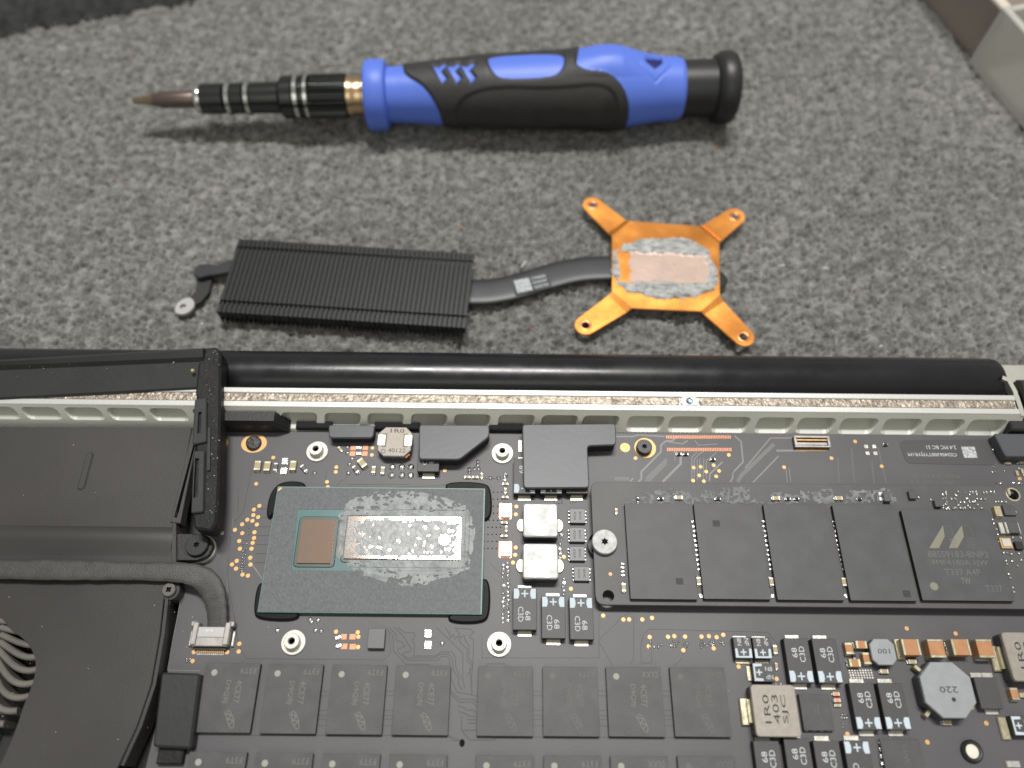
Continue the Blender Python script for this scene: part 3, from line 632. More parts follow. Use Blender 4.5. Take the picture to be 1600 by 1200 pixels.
V1 = ('F3T9', '4CE77', 'D9QBJ'); V2 = ('DLKX', '4CE77', 'D9QBJ')
mems = {k: memory(V2 if k[0] else V1, k[1]) for k in ((0, 0), (0, 1), (1, 0), (1, 1))}
ram = [[(318, 1041), (404, 1041), (391, 1140), (309, 1139)], [(418, 1042), (503, 1043), (492, 1141), (410, 1141)], [(521, 1043), (601, 1044), (594, 1143), (513, 1142)], [(621, 1044), (701, 1045), (698, 1144), (615, 1143)],
       [(749, 1046), (830, 1046), (830, 1145), (749, 1145)], [(851, 1046), (932, 1046), (933, 1146), (851, 1146)], [(950, 1046), (1032, 1046), (1035, 1147), (953, 1147)], [(1049, 1047), (1132, 1045), (1139, 1148), (1056, 1147)]]
words = ['first', 'second', 'third', 'fourth', 'fifth', 'sixth', 'seventh', 'eighth']
ROWDY = None
for i, q in enumerate(ram):
    cx, cy, sx, sy = Q(q, .98); k = (1 if i >= 6 else 0, 1 if i in (4, 5, 7) else 0)
    put(mems[k], 'memory_chip', BOARD, cx, cy)
    dx = P(613, 1176, .98)[0] - P(621, 1044, .98)[0] if i == 3 else 0
    put(mems[(k[0], 1 if i == 7 else 0)], 'memory_chip', BOARD, cx + .05, cy - 13.75)

# processor ----------------------------------------------------------
def processor():
    q = [(433.8, 760.5), (755, 763.6), (750.6, 960), (407.6, 955)]; zt = 1.35; cx, cy, sx, sy = Q(q, zt); sx, sy = 39.6, 23.5
    t = build(MB().prism(rrect(sx, sy, .1, 2, cx, cy), .25, 1.28, 'green_core', 0, top='cpu_edge', bottom=True), 'processor', LAP, 'large grey processor package with two bare dies and dried thermal paste')
    win = PX([(465, 795.6), (729, 797.5), (726, 893), (455, 891)], zt); frame = PX([(437, 764), (752.8, 766), (748.6, 957.5), (411, 952.5)], zt); frame = [frame[0], frame[1], frame[2], frame[3]]
    x0, y0, x1, y1 = cx - sx / 2 + .10, cy - sy / 2 + .10, cx + sx / 2 - .22, cy + sy / 2 - .18
    build(MB().prism([(x0, y0), (x1, y0), (x1, y1), (x0 + .9, y1), (x0, y1 - .9)], 1.285, 1.36, 'cpu_film', .01, holes=[win]), 'insulation_film', t, 'grey speckled insulating film around the dies')
    build(MB().prism(inset(ccw(win), -.1), 1.27, 1.295, 'cpu_green'), 'green_substrate', t, 'teal green window of bare substrate around the dies')
    d1 = PX([(470.5, 811), (522, 812), (518.6, 880), (465.5, 880)], 1.75); d2 = PX([(542.7, 807), (720.7, 807.7), (719, 875), (538, 872)], 1.75)
    def rect(p): xs = [a[0] for a in p]; ys = [a[1] for a in p]; return [((xs[0] + xs[3]) / 2, (ys[2] + ys[3]) / 2), ((xs[1] + xs[2]) / 2, (ys[2] + ys[3]) / 2), ((xs[1] + xs[2]) / 2, (ys[0] + ys[1]) / 2), ((xs[0] + xs[3]) / 2, (ys[0] + ys[1]) / 2)]
    d1, d2 = rect(d1), rect(d2)
    for d, m, lb in ((d1, 'die', 'small square bronze die'), (d2, 'die_bright', 'long mirror-like die under a film of paste')):
        build(MB().prism(inset(d, -.0), 1.30, 1.78, m, .02), 'die', t, lb)
        build(MB().prism(smooth_poly_corner(ccw(inset(d, -.7)), .9), 1.297, 1.45, 'underfill_dark', .14), 'underfill', t)
    pst = PX([(523, 812), (530, 800), (545, 779), (590, 766), (642, 765), (695, 774), (729, 790), (745, 827), (737, 871), (733, 890), (713, 900), (682, 908), (655, 921), (616, 913), (577, 905), (551, 895), (532, 876), (521, 868)], 1.4)
    d2g = inset(d2, -.2)
    def fn(x, y, d):
        wx = x + .5 * (fbm(x / .8, y / .8, 1) - .5) * 2; wy = y + .5 * (fbm(x / .8 + 9, y / .8, 2) - .5) * 2
        n = fbm(wx / 1.5, wy / .85, 0, 4); rid = 1 - np.abs(2 * fbm(wx / 1.5, wy / .8, 3, 4) - 1); dd = -edge_dist(x, y, d2g)
        lim = .36 + .10 * np.clip(dd - 1.2, 0, 3) - .12 * (dd < .9); keep = (d + 1.1 * (n - .5) > .15) & (rid > lim + .10) & (dd > 0) & ~in_poly(x, y, inset(ccw(d1), -.15))
        base = np.where(in_poly(x, y, inset(ccw(win), .1)), 1.30, 1.37)
        h = np.clip(d / 1.0, .15, 1) * (.04 + .16 * np.clip(rid - .45, 0, 1) + .20 * n * (dd < 1.3)); return base + h, keep, np.zeros(x.shape), ['paste']
    field('thermal_paste', t, pst, .11, fn, label='ragged grey crust of dried thermal paste around the long die')
    d2s = inset(d2, .12)
    def fn2(x, y, d):
        wx = x + .9 * (fbm(x / 1.1, y / 1.1, 1) - .5) * 2; wy = y + .9 * (fbm(x / 1.1 + 4, y / 1.1, 2) - .5) * 2; n = fbm(wx / .55, wy / .5, 3, 4); u = (x - d2[0][0]) / (d2[1][0] - d2[0][0])
        spot = np.hypot(x - P(694, 843, 1.8)[0], y - P(694, 843, 1.8)[1]); keep = (n > .25 + .5 * np.clip(.22 - u, 0, 1) * 2 + .5 * np.clip(u - .9, 0, 1) * 4) & (d > .5 * (n < .55)) & (spot > .95 + .2 * (n - .5))
        return 1.785 + .10 * np.clip((n - .38), 0, .4), keep, np.zeros(x.shape), ['paste_thin']
    field('paste_film', t, d2s, .10, fn2, label='wrinkled shiny paste smear on the long die')
    build(MB().add([(P(x, y, 1.37)[0], P(x, y, 1.37)[1], 1.372) for x, y in ((433.5, 766), (438.5, 761.5), (441, 762.5), (436, 767))][::-1], [(0, 1, 2, 3)], 'gold'), 'corner_mark', t)
    for pts in ([(422, 812), (416, 806), (420, 778), (430, 760), (446, 752), (474, 753), (480, 763), (470, 790), (430, 800)], [(694, 764), (700, 753), (758, 754), (768, 766), (769, 806), (756, 816), (740, 800), (720, 780)],
                [(414, 910), (402, 913), (396, 955), (402, 968), (458, 971), (472, 960), (440, 940), (420, 930)], [(752, 903), (766, 908), (766, 960), (755, 974), (706, 974), (697, 963), (730, 945), (745, 925)]):
        build(MB().prism(smooth_poly(PX(pts, .4), 2), 0, .8, 'glue', .3), 'corner_bond', t, 'black epoxy blob at a package corner')
processor()

# tantalum capacitors ------------------------------------------------
def tantalum(plus_first=False, w=4.15, l=7.3, h=1.9, text=('68', 'C3D')):
    """long axis along y; the plus band sits at -y"""
    mb = MB(); mb.prism(rrect(w, l, .1, 2), .05, h - .12, 'chip_shade_black'); mb.prism(rrect(w, l, .1, 2), h - .13, h, 'tant', .06); z = h + .012
    for s in (-1, 1):
        mb.prism(rrect(w * .60, .9, .1, 2, 0, s * (l / 2 + .42)), .02, .22, 'tin', .06); mb.box(0, s * (l / 2 + .06), .1, w * .55, .16, .8, 'tin_warm')
    y0 = -l / 2 + .18; bw = w * .5 - .12
    for s in (-1, 1):
        p = [(s * bw, y0), (s * bw, y0 + 1.75), (s * (bw - .78), y0 + 1.75), (s * (bw - .98), y0 + 1.2), (s * (bw - .98), y0 + .55), (s * (bw - .78), y0)]; mb.flat(p, z, 'tant_band')
    mb.flat(rrect(1.25, .24, 0, 1, 0, y0 + .88), z, 'tant_band'); mb.flat(rrect(.24, .50, 0, 1, 0, y0 + .88 + .375), z, 'tant_band'); mb.flat(rrect(.24, .50, 0, 1, 0, y0 + .88 - .375), z, 'tant_band')
    mb.text(text[0], -.55, 1.25, z, .92, 'tant_print', 90, w=1.6); mb.text(text[1], .72, 1.0, z, .95, 'tant_print', 90, w=2.6)
    return mb.mesh('tantalum_capacitor')
T1 = tantalum()
for q, r in (([(1227.5, 1002), (1260, 1002), (1270, 1062), (1236, 1062)], 0), ([(1271.6, 1003), (1304.4, 1003), (1314.7, 1062), (1281, 1062)], 0), ([(1330, 1072), (1365, 1072), (1374, 1135), (1340, 1135)], 0), ([(1376, 1072), (1410, 1072), (1420, 1135), (1385, 1135)], 0),
             ([(1180.6, 1164.7), (1214.4, 1164.7), (1223, 1229), (1189, 1229)], 0), ([(1228.4, 1160), (1262, 1160), (1271, 1224), (1237, 1224)], 0), ([(1275, 1164.7), (1309, 1164.7), (1318, 1229), (1284, 1229)], 0), ([(1322, 1164), (1357, 1164), (1366, 1228), (1332, 1228)], 180),
             ([(803, 922), (837, 922), (837, 980), (803, 980)], 180), ([(847.5, 935), (882, 935), (882, 993), (848, 993)], 180), ([(892, 936.5), (925, 936.5), (925, 995), (892, 995)], 180),
             ([(803, 716), (836, 716), (835.5, 771), (803.5, 771)], 0), ([(846, 716), (876, 716), (876, 771), (845, 771)], 0), ([(884, 716), (918, 716), (918, 770), (884, 770)], 180), ([(654, 683), (687, 683), (687, 736), (654, 736)], 180)):
    cx, cy, _, _ = Q(q, 1.9); put(T1, 'tantalum_capacitor', BOARD, cx, cy, 0, r)
def small_tant():
    mb = MB(); w, l, h = 3.05, 3.55, 1.7; mb.prism(rrect(w, l, .1, 2), .05, h - .12, 'chip_shade_black'); mb.prism(rrect(w, l, .1, 2), h - .13, h, 'tant', .06); z = h + .012
    mb.prism(rrect(w * .8, .7, .1, 2, 0, -l / 2 - .3), .02, .25, 'tin_warm', .06); mb.prism(rrect(w * .8, .5, .1, 2, 0, l / 2 + .2), .02, .25, 'tin', .06); y0 = -l / 2 + .12
    mb.flat([(-1.4, y0), (1.4, y0), (1.4, y0 + 1.5), (1.0, y0 + 1.5), (.92, y0 + .28), (-.92, y0 + .28), (-1.0, y0 + 1.5), (-1.4, y0 + 1.5)], z, 'tant_band')
    c = y0 + .92; mb.flat(rrect(1.0, .22, 0, 1, 0, c), z, 'tant_band'); mb.flat(rrect(.22, .4, 0, 1, 0, c + .31), z, 'tant_band'); mb.flat(rrect(.22, .4, 0, 1, 0, c - .31), z, 'tant_band')
    mb.text('N8', -.55, .95, z, .72, 'tant_print', 90, w=1.2); mb.text('dN', .75, .95, z, .72, 'tant_print', 90, w=1.2); return mb.mesh('tantalum_capacitor')
T2 = small_tant()
for q, r in (([(1147, 997), (1171, 997), (1175, 1027), (1151, 1027)], 0), ([(1178, 997), (1201, 997), (1205, 1028), (1181, 1028)], 0), ([(1177, 1039), (1206, 1039), (1209, 1062), (1180, 1062)], -90), ([(1578, 1116), (1612, 1116), (1620, 1152), (1586, 1152)], -90)):
    cx, cy, _, _ = Q(q, 1.7); put(T2, 'tantalum_capacitor', BOARD, cx, cy, 0, r)

# ceramic capacitors -------------------------------------------------
def mlcc(w, l, h, body, term='tin', tf=.24):
    """long axis along y"""
    mb = MB(); mb.prism(rrect(w * .96, l * .98, .05, 2), .05, h * .97, body, .05); t = l * tf
    for s in (-1, 1): mb.prism(rrect(w, t, .08, 2, 0, s * (l / 2 - t / 2)), 0.0, h, term, .07); mb.prism(rrect(w * .9, .3, .08, 2, 0, s * (l / 2 + .05)), 0, .25, 'solder', .1)
    return mb.mesh('ceramic_capacitor')
K = {'m': mlcc(1.25, 2.0, .9, 'mlcc', 'tin_warm'), 's': mlcc(.8, 1.5, .6, 'mlcc', 'tin'), 't': mlcc(.55, 1.05, .45, 'mlcc', 'tin'), 'B': mlcc(2.75, 3.1, 2.3, 'mlcc_brown', 'tin_warm', .15), 'b': mlcc(1.35, 2.0, 1.2, 'mlcc_brown', 'tin_warm'), 'd': mlcc(.8, 1.7, .6, 'mlcc_dark', 'tin'), 'k': mlcc(.55, 1.0, .5, 'chip_shade_black', 'solder'), 'o': mlcc(.7, 1.2, .6, 'copper_pad', 'tin')}
HT = {'m': .9, 's': .6, 't': .45, 'B': 2.3, 'b': 1.2, 'd': .6, 'k': .5, 'o': .6}
def caps(lst, parent=None, zoff=0.0):
    for k, px, py, r in lst: x, y = P(px, py, HT[k] + zoff); put(K[k], 'ceramic_capacitor', parent or BOARD, x, y, zoff, r)
caps([('m', 402, 727, 0), ('m', 417, 728, 0), ('d', 430.5, 729, 0), ('m', 457.5, 727, 0), ('d', 474.6, 731.5, 42), ('m', 565.6, 723, 40), ('d', 555.6, 733, 40), ('s', 583.7, 733.5, 0), ('s', 597.8, 734.5, 0), ('t', 531, 701, 40),
      ('t', 730, 745, 90), ('t', 742.5, 745, 90), ('t', 753, 743, 0), ('t', 789.4, 755.7, 90), ('t', 789.7, 766.6, 0), ('t', 789.4, 776.3, 90), ('t', 788, 816, 90), ('t', 791, 826, 0), ('t', 787.5, 837, 90),
      ('s', 1211.6, 1015, 0), ('t', 1213.4, 1040.6, 0), ('o', 1306.8, 1084, 90), ('o', 1308.5, 1094, 90), ('t', 1309.6, 1102, 90), ('b', 1327, 1013, 0), ('b', 1346, 1007, 90), ('b', 1336, 1035.6, 90), ('b', 1355, 1028.6, 0),
      ('s', 1382, 1048.6, 90), ('s', 1426, 1033.6, 90), ('s', 1480, 1129, 90), ('B', 1424, 1011, 90), ('B', 1464, 1013, 0), ('B', 1502, 1011, 90), ('B', 1540, 1013, 0), ('b', 1586, 1084, 0), ('t', 1576, 723, 90), ('t', 1597, 722, 90), ('t', 1598, 736, 0), ('k', 1384, 694, 90),
      ('k', 1061, 709, 90), ('k', 1071.5, 709, 90), ('k', 1114, 717.5, 90), ('t', 1590, 739, 0), ('s', 1600, 1086, 90), ('k', 1335, 1025, 0)])
def pads_with(mesh_name, w, h, th, m, lst, bev=.08, r=.15):
    me = MB().prism(rrect(w, h, r, 3), 0, th, m, bev).mesh(mesh_name)
    for px, py, rot in lst: bput(me, mesh_name, px, py, 0, rot)
pads_with('solder_pad', 1.35, 1.45, .2, 'solder', [(445.5, 721, 0), (443.7, 736, 0), (669, 990, 0), (669, 1008, 0)])
pads_with('solder_pad', 2.3, 1.1, .3, 'tin', [(1525, 1056, 0), (1540, 1056, 0), (1548, 1112, 0), (1582, 1194, 0)], .12)
pads_with('terminal', 1.5, 3.6, .5, 'tin_warm', [(1404, 1015, 0), (1567, 1138, 0)], .15)
pads_with('solder_pad', .8, .8, .12, 'tin', [(1353, 698, 0), (1365.7, 698, 0), (1355.4, 708.6, 0), (1367.6, 708.6, 0)], .04)
pads_with('copper_pad', 1.1, .95, .06, 'copper_pad', [(552, 700, 0), (571, 700, 0), (551, 709, 0), (570, 709, 0), (537, 995, 0), (538, 1010, 0), (551, 995, 0), (551, 1010.5, 0)], .02, .05)
pads_with('solder_pad', 1.3, .75, .25, 'solder', [(561, 700, 0), (561, 709, 0), (529, 996, 20), (530, 1009, 20)], .12, .3)

# gold test points, fiducials, solder dots ----------------------------
GD = MB().prism(circle(.39, 14), 0, .05, 'gold', .02).mesh('test_point')
for px, py in ((427, 715), (400.4, 756), (525.6, 730), (524.7, 737.5), (511, 753), (512, 761), (582, 700), (581, 711), (695, 735), (806.8, 791.5), (806, 803.7), (805.7, 855.6), (805, 867), (801.5, 879), (881, 870), (892, 920), (993, 716),
               (1083.7, 730.7), (1094.6, 729.4), (1103.4, 737), (1092.6, 743), (1082.8, 751), (1099.7, 752), (1115, 727), (1123.5, 736), (1119, 744.4), (1138.7, 711), (1225, 730), (1299, 716), (1336, 690), (1377.5, 728.6), (942.5, 962), (974, 968), (983, 968), (1003.5, 968), (1018.7, 965.5),
               (1043.7, 995), (1053.5, 994), (1070.4, 994.7), (1096, 994.7), (1107.5, 994), (1119.7, 995.6), (1130, 992), (1067.6, 1016), (1115, 1013), (1015, 995.4), (1013.7, 1010), (1154, 1041.6), (1213.4, 1060.7), (1161.5, 1121.6), (1324, 1147), (1416.6, 982), (1493, 990), (1449, 1159.6), (1541, 1130), (1518, 1105), (1593, 748),
               (559, 992 - 4), (560, 995), (559.5, 1011), (525, 987), (301, 1033), (374, 1006), (373, 1018), (303, 1019), (355, 1019)):
    bput(GD, 'test_point', px, py)
GD2 = MB().prism(circle(.41, 14), 0, .05, 'gold', .02).mesh('test_point')
for u, v in ((708, 45), (672, 70), (668, 107), (700, 120), (628, 138), (662, 145), (593, 168), (692, 170), (545, 205), (594, 228), (676, 222), (574, 280), (673, 260), (664, 293), (578, 332), (656, 332), (648, 392), (557, 413), (525, 437), (649, 438), (552, 465), (596, 505), (632, 512)):
    bput(GD2, 'test_point', 240 + u / 4.285, 780 + v / 4.285)
BD = MB().prism(circle(1.0, 24), 0, .05, 'gold', .02).mesh('fiducial')
bput(BD, 'fiducial', 349, 692); bput(BD, 'fiducial', 976.6, 699.4)
DROP = MB().lathe([(.48, 0), (.44, .18), (.28, .34), (.02, .40)], 0, 0, 'solder', 10).mesh('solder_bump')
for px, py in ((613, 730), (628, 730), (642, 730), (612, 743), (628, 743), (641.6, 743)): o = bput(DROP, 'solder_bump', px, py); o.scale = (1.45, 1.45, 1)
for px, py in ((543, 698.5), (543, 707.5), (550.4, 717), (546, 725), (544.4, 739), (491.5, 739), (747, 721.6), (747, 727), (733.5, 733), (733.5, 738), (741.6, 733), (748, 733), (766, 747), (779, 747), (790, 744), (434, 985), (493, 985), (502, 986), (484, 968), (487, 972), (497, 969), (433, 985), (347, 833), (691, 1005)):
    o = bput(DROP, 'solder_bump', px, py); o.scale = (.9, .9, .7)
# rings of solder along the edges of the power stage (too many and too small to single out)
mb = MB()
def drop(px, py, r=.3): x, y = P(px, py, 0); mb.lathe([(r, 0), (r * .9, .14), (r * .5, .22), (.01, .24)], x, y, 'solder', 7)
for k in range(30):
    drop(790 + 3.6 * (-1) ** k + random.uniform(-1, 1), 880 + 3.2 * k, random.uniform(.26, .44))
for px, y0, y1 in ((876, 836, 872), (881, 905, 935), (790, 740, 752)):
    for k in range(6): drop(px + random.uniform(-1.5, 1.5), y0 + (y1 - y0) * k / 5, random.uniform(.3, .5))
for k in range(60): drop(random.choice((1019, 1031, 1052, 1058, 1072, 1097, 1108, 1117, 1128)) + random.uniform(-4, 4), random.uniform(1001, 1012), random.uniform(.14, .26))
for u, v in ((640, 190), (630, 230), (640, 230), (615, 270), (628, 270), (600, 300), (625, 298), (610, 330), (622, 330), (600, 350), (614, 350), (602, 372), (616, 374), (598, 393), (610, 395), (596, 412), (610, 415), (594, 432), (608, 434), (590, 450), (602, 452), (586, 465), (600, 468), (590, 482), (598, 484)): drop(240 + u / 4.285, 780 + v / 4.285, .19)
for px, py in ((292, 1030), (297, 1030), (292, 1034), (297, 1034), (1315, 1117), (1319, 1117), (1323, 1117), (1315, 1122), (1319, 1122), (1323, 1122), (1316, 1131), (1317, 1136), (1212, 1069), (1220, 1069), (868, 785), (873, 786), (878, 785), (893, 786), (898, 784), (760, 747), (772, 747)): drop(px, py, .22)
for _ in range(24): drop(random.uniform(1548, 1600), random.uniform(700, 760), random.uniform(.15, .3))
tags(build(mb, 'solder_joint', BOARD), kind='stuff')
mb = MB()
for r in range(9):
    for c in range(5):
        x, y = P(758 + c * 6.5 - (2 if r > 4 else 0), 769 + r * 11, 0); mb.prism(circle(.14, 6, x, y), 0, .012, 'hole')
for c in range(9):
    for r in range(4): x, y = P(1327 + c * 4.2 + r, 1047.5 + r * 3.8, 0); mb.prism(circle(.16, 6, x, y), 0, .03, 'tin')
for c in range(95): x, y = P(968 + c * 6.2, 675 + c * .035, 0); mb.prism(circle(.20, 8, x, y + .15), 0, .015, 'trace_light', holes=[circle(.1, 6, x, y + .15)])
tags(build(mb, 'via', BOARD), kind='stuff')
mb = MB()
for y, x0, x1 in ((683, 1041.5, 1141), (702.5, 1043, 1142)):
    for k in range(38): a = P(x0 + (x1 - x0) * k / 37, y, 0); mb.box(a[0], a[1], 0, .19, .72, .05, 'copper_pad')
tags(build(mb, 'contact_row', BOARD), kind='stuff')

# standoffs and screws -------------------------------------------------
SO = MB().lathe([(2.15, 0), (2.15, .28), (2.05, .36), (1.38, .36), (1.36, 1.6), (1.26, 1.72), (.66, 1.72), (.56, 1.6)], 0, 0, 'nickel', 32).lathe([(.56, 1.6), (.53, .7)], 0, 0, 'steel', 20).lathe([(.53, .7), (.52, .1), (.01, .1)], 0, 0, 'hole', 20).mesh('standoff')
for px, py in ((496, 706), (785, 709), (459, 1004), (780, 1007)): bput(SO, 'standoff', px, py)
def screw(r, h, m, dr=.6, holem='hole', star=6):
    mb = MB(); st = [(dr * (1 if k % 2 else .62) * math.cos(math.pi * k / star), dr * (1 if k % 2 else .62) * math.sin(math.pi * k / star)) for k in range(star * 2)]
    mb.prism(circle(r, 32), 0, h, m, .14, holes=[st], smooth=False); mb.flat(st, h - .45, holem); return mb
SC = screw(1.55, 1.2, 'screw_black').mesh('screw')
x, y = P(1008, 700, 0); mb = MB().prism(circle(2.15, 32, x, y), 0, .06, 'gold', .02); build(mb, 'screw_pad', BOARD); x, y = P(1007, 697.5, 1.2); put(SC, 'screw', BOARD, x, y, .07)
x, y = P(397, 693, 0); build(MB().prism(circle(2.55, 32, x, y, 2.0), 0, .06, 'gold', .02), 'screw_pad', BOARD)
mb = MB().prism(circle(1.5, 28), 0, .55, 'screw_worn', .25); mb.xform(Matrix.Rotation(math.radians(14), 4, 'Y')); x, y = P(396, 692, .5); put(mb.mesh('worn_screw'), 'screw', BOARD, x, y, .25, 0, 'corroded dark screw tilted in its oval gold pad')
x, y = P(1517, 1174, 0); build(MB().lathe([(1.75, 0), (1.75, .5), (1.5, .75), (1.15, .7), (1.1, .35)], x, y, 'screw_black', 28).prism(circle(1.1, 20, x, y), 0, .36, 'seat_cream'), 'mounting_post', BOARD, 'black ringed post with a cream centre')
x, y = P(722, 1161, 0); build(MB().prism(circle(.45, 12, x, y, .6), 0, .02, 'hole'), 'drill_hole', BOARD)

# inductors --------------------------------------------------------------
def ind_bright():
    mb = MB().prism(rrect(6.45, 6.45, .55, 4), .1, 2.7, 'inductor_side', .0, top='inductor_bright'); mb.prism(rrect(6.45, 6.45, .55, 4), 2.0, 2.95, 'inductor_bright', .22)
    for s in (-1, 1): mb.prism(circle(.95, 14, s * 3.5, -.2, 1.3), 0, .35, 'tin_warm', .12)
    return mb.mesh('inductor')
IB = ind_bright()
for q in ([(817, 786), (872, 786), (872, 839), (817, 839)], [(816.5, 848.4), (872.7, 848.4), (872.7, 904.7), (816.5, 904.7)]): cx, cy, _, _ = Q(q, 2.95); put(IB, 'inductor', BOARD, cx, cy, 0, 0, 'square inductor with a shiny silver top')
def octo(sx, sy, c): hx, hy = sx / 2, sy / 2; return [(-hx, -hy + c), (-hx + c, -hy), (hx - c, -hy), (hx, -hy + c), (hx, hy - c), (hx - c, hy), (-hx + c, hy), (-hx, hy - c)]
mb = MB(); mb.prism(octo(6.5, 6.2, 1.25), .1, 1.7, 'inductor_side'); mb.prism(octo(6.5, 6.2, 1.25), 1.71, 2.3, 'inductor', .12); z = 2.31
for s in (-1, 1):
    mb.prism(rrect(1.5, 2.3, .2, 3, s * 2.62, .25), 2.28, 2.42, 'tin', .05); mb.stroke([(s * 2.5, -1.1), (s * 1.72, -1.1), (s * 1.72, 1.6), (s * 2.5, 1.6)], .12, z - .02, 'ink', .03)
mb.text('1R0', .35, 2.3, z, .85, 'ink', 0, w=2.7); mb.text('40122', .5, -1.9, z, .85, 'ink', 0, w=3.4); mb.stroke(circle(.4, 14, -2.1, -2.1), .1, z - .02, 'ink', .03, closed=True)
mb.tube([(2.2, -2.9, 1.2), (3.0, -2.3, 1.5)], .28, 'copper_edge', 8)
cx, cy, _, _ = Q([(589.5, 666), (644.5, 666), (644.5, 714), (589.5, 714)], 2.3); put(mb.mesh('inductor'), 'inductor', BOARD, cx, cy, 0, 0, 'taupe eight-sided inductor printed 1R0 40122')
mb = MB(); mb.prism(rrect(7.3, 7.9, .6, 4), .1, 2.3, 'inductor_side'); mb.prism(rrect(7.4, 8.0, .6, 4), 2.31, 3.05, 'inductor', .12); z = 3.065
mb.prism(rrect(1.5, 4.3, .2, 3, -4.4, 0), 0, .7, 'tin_warm', .15); mb.box(-3.85, 0, .6, .5, 3.6, .9, 'tin_warm')
for i, s in enumerate(('1R0', '403', 'SJC')): mb.text(s, -1.45 + 1.5 * i, .2, z, 1.05, 'ink', 90, w=4.4)
I2 = mb.mesh('inductor'); cx, cy, _, _ = Q([(1178.7, 1078), (1238.7, 1078), (1246, 1142), (1185, 1143)], 3.05); put(I2, 'inductor', BOARD, cx, cy, 0, 0, 'taupe square inductor printed 1R0 403 SJC')
cx, cy, _, _ = Q([(1570, 996), (1632, 996), (1646, 1056), (1585, 1056)], 3.05); put(I2, 'inductor', BOARD, cx, cy, 0, 0, 'taupe square inductor cut by the right edge')
mb = MB(); mb.prism(octo(8.6, 8.9, 2.4), .1, 2.2, 'inductor_side'); mb.prism(octo(8.5, 8.8, 2.4), 2.4, 3.0, 'ferrite', .12); mb.prism(octo(7.2, 7.4, 2.2), 2.1, 2.5, 'hole')
for sx, sy in ((-1, 1), (-1, -1)): mb.box(sx * 3.2, sy * 3.3, .1, .7, 2.0, 1.3, 'tin_warm', rot=-45 * sx * sy, bev=.1)
mb.text('220', .1, .0, 3.02, 1.0, 'ink', 180, w=3.0); mb.prism(circle(.36, 12, .55, -1.55), 3.0, 3.02, 'ink'); mb.stroke([(-3.1 + .5 * math.cos(a), .6 + .5 * math.sin(a)) for a in (0, .8, 1.6, 2.4, 3.1)], .09, 3.0, 'inductor', .015)
cx, cy, _, _ = Q([(1448, 1040), (1508, 1040), (1518, 1116), (1452, 1116)], 3.0); put(mb.mesh('inductor'), 'inductor', BOARD, cx, cy, 0, 0, 'large grey octagonal inductor printed 220')
mb = MB(); mb.prism(octo(4.2, 4.3, .9), .1, 1.7, 'inductor_side'); mb.prism(octo(4.2, 4.3, .9), 1.5, 2.2, 'ferrite', .1); mb.text('100', .1, .1, 2.22, .8, 'ink', 180, w=2.1)
cx, cy, _, _ = Q([(1363, 1001), (1394, 1001), (1398, 1036), (1366, 1036)], 2.2); put(mb.mesh('inductor'), 'inductor', BOARD, cx, cy, 0, 0, 'small grey octagonal inductor printed 100')

# other chips ---------------------------------------------------------------
def plain_chip(q, h, m='chip', name='ic_chip', pins=0, lines=(), pm='chip_print', label=None, parent=None, z0=0.0, tm=None, sidepins=False, rot=90):
    cx, cy, sx, sy = Q(q, h + z0); mb = MB().prism(rrect(sx, sy, .08, 2, cx, cy), z0 + .05, z0 + h, m, .05)
    for k in range(pins):
        if sidepins:
            for s in (-1, 1): mb.box(cx + s * (sx / 2 + .12), cy - sy / 2 + (k + .5) * sy / pins, z0, .34, sy / pins * .5, .3, 'solder', bev=.06)
        else:
            for s in (-1, 1): mb.box(cx - sx / 2 + (k + .5) * sx / pins, cy + s * (sy / 2), z0, sx / pins * .35, .16, .22, 'solder')
    for s, u, v, hh, ww in lines: mb.text(s, cx + u * sx, cy + v * sy, z0 + h + .012, hh, pm, rot, w=ww)
    return build(mb, name, parent or BOARD, label)
plain_chip([(1248, 1084.7), (1295, 1084), (1303.4, 1141), (1256.6, 1142)], 1.0, pins=4, lines=(('43C', -.05, .1, .5, 1.6), ('P8F', .08, .1, .5, 1.6)), pm='chip_print_faint')
plain_chip([(1522, 1058), (1558, 1058), (1566, 1107), (1533, 1108)], 1.6, 'tant')
plain_chip([(1376, 1155), (1438, 1155), (1448, 1222), (1386, 1222)], .9, lines=(('WM', .1, .15, .9, 2.6),), pm='chip_print_faint', label='square chip with a scratched top at the lower edge')
mb = MB()
for k in range(6): x, y = P(1373.5 + k * 1.2, 1160 + k * 11, .2); mb.box(x, y, 0, .5, .7, .5, 'solder', bev=.1)
build(mb, 'chip_lead', BOARD, kind='stuff')
for i, (x0, y0) in enumerate(((890.5, 795), (890, 824.5), (890, 854), (897, 885.5))):
    plain_chip([(x0, y0), (x0 + 24, y0), (x0 + 24, y0 + 22), (x0, y0 + 22)], .85, pins=4, sidepins=True, lines=(('A22A', -.17, 0, .45, 1.7), ('8A4C', .17, 0, .45, 1.7)), pm='ink', m=mat('chip_grey', (.085, .085, .088), .4), name='transistor_chip', rot=-90)
plain_chip([(576, 982), (602, 982), (600, 1013), (574, 1013)], 1.1, m='chip_grey', name='sensor_chip', lines=(('BR', -.2, -.2, .6, .9), ('P4', .2, -.1, .5, .9)), pm='chip_print', rot=-90)
for q in ([(785, 690.5), (794, 690.5), (794, 712), (785, 712)],): pass
def shunt(px, py):
    x, y = P(px, py, .5); mb = MB().prism(rrect(2.4, 3.2, .3, 3), 0, .12, 'copper_edge', .04); mb.prism(rrect(1.9, 2.9, .25, 3), .1, .6, 'tin', .14)
    for s in (-.35, .35): mb.box(s, 0, .6, .07, 1.6, .02, 'copper_edge')
    return put(mb.mesh('shunt_resistor'), 'shunt_resistor', BOARD, x, y, 0, 0, 'silver shunt with copper edges')
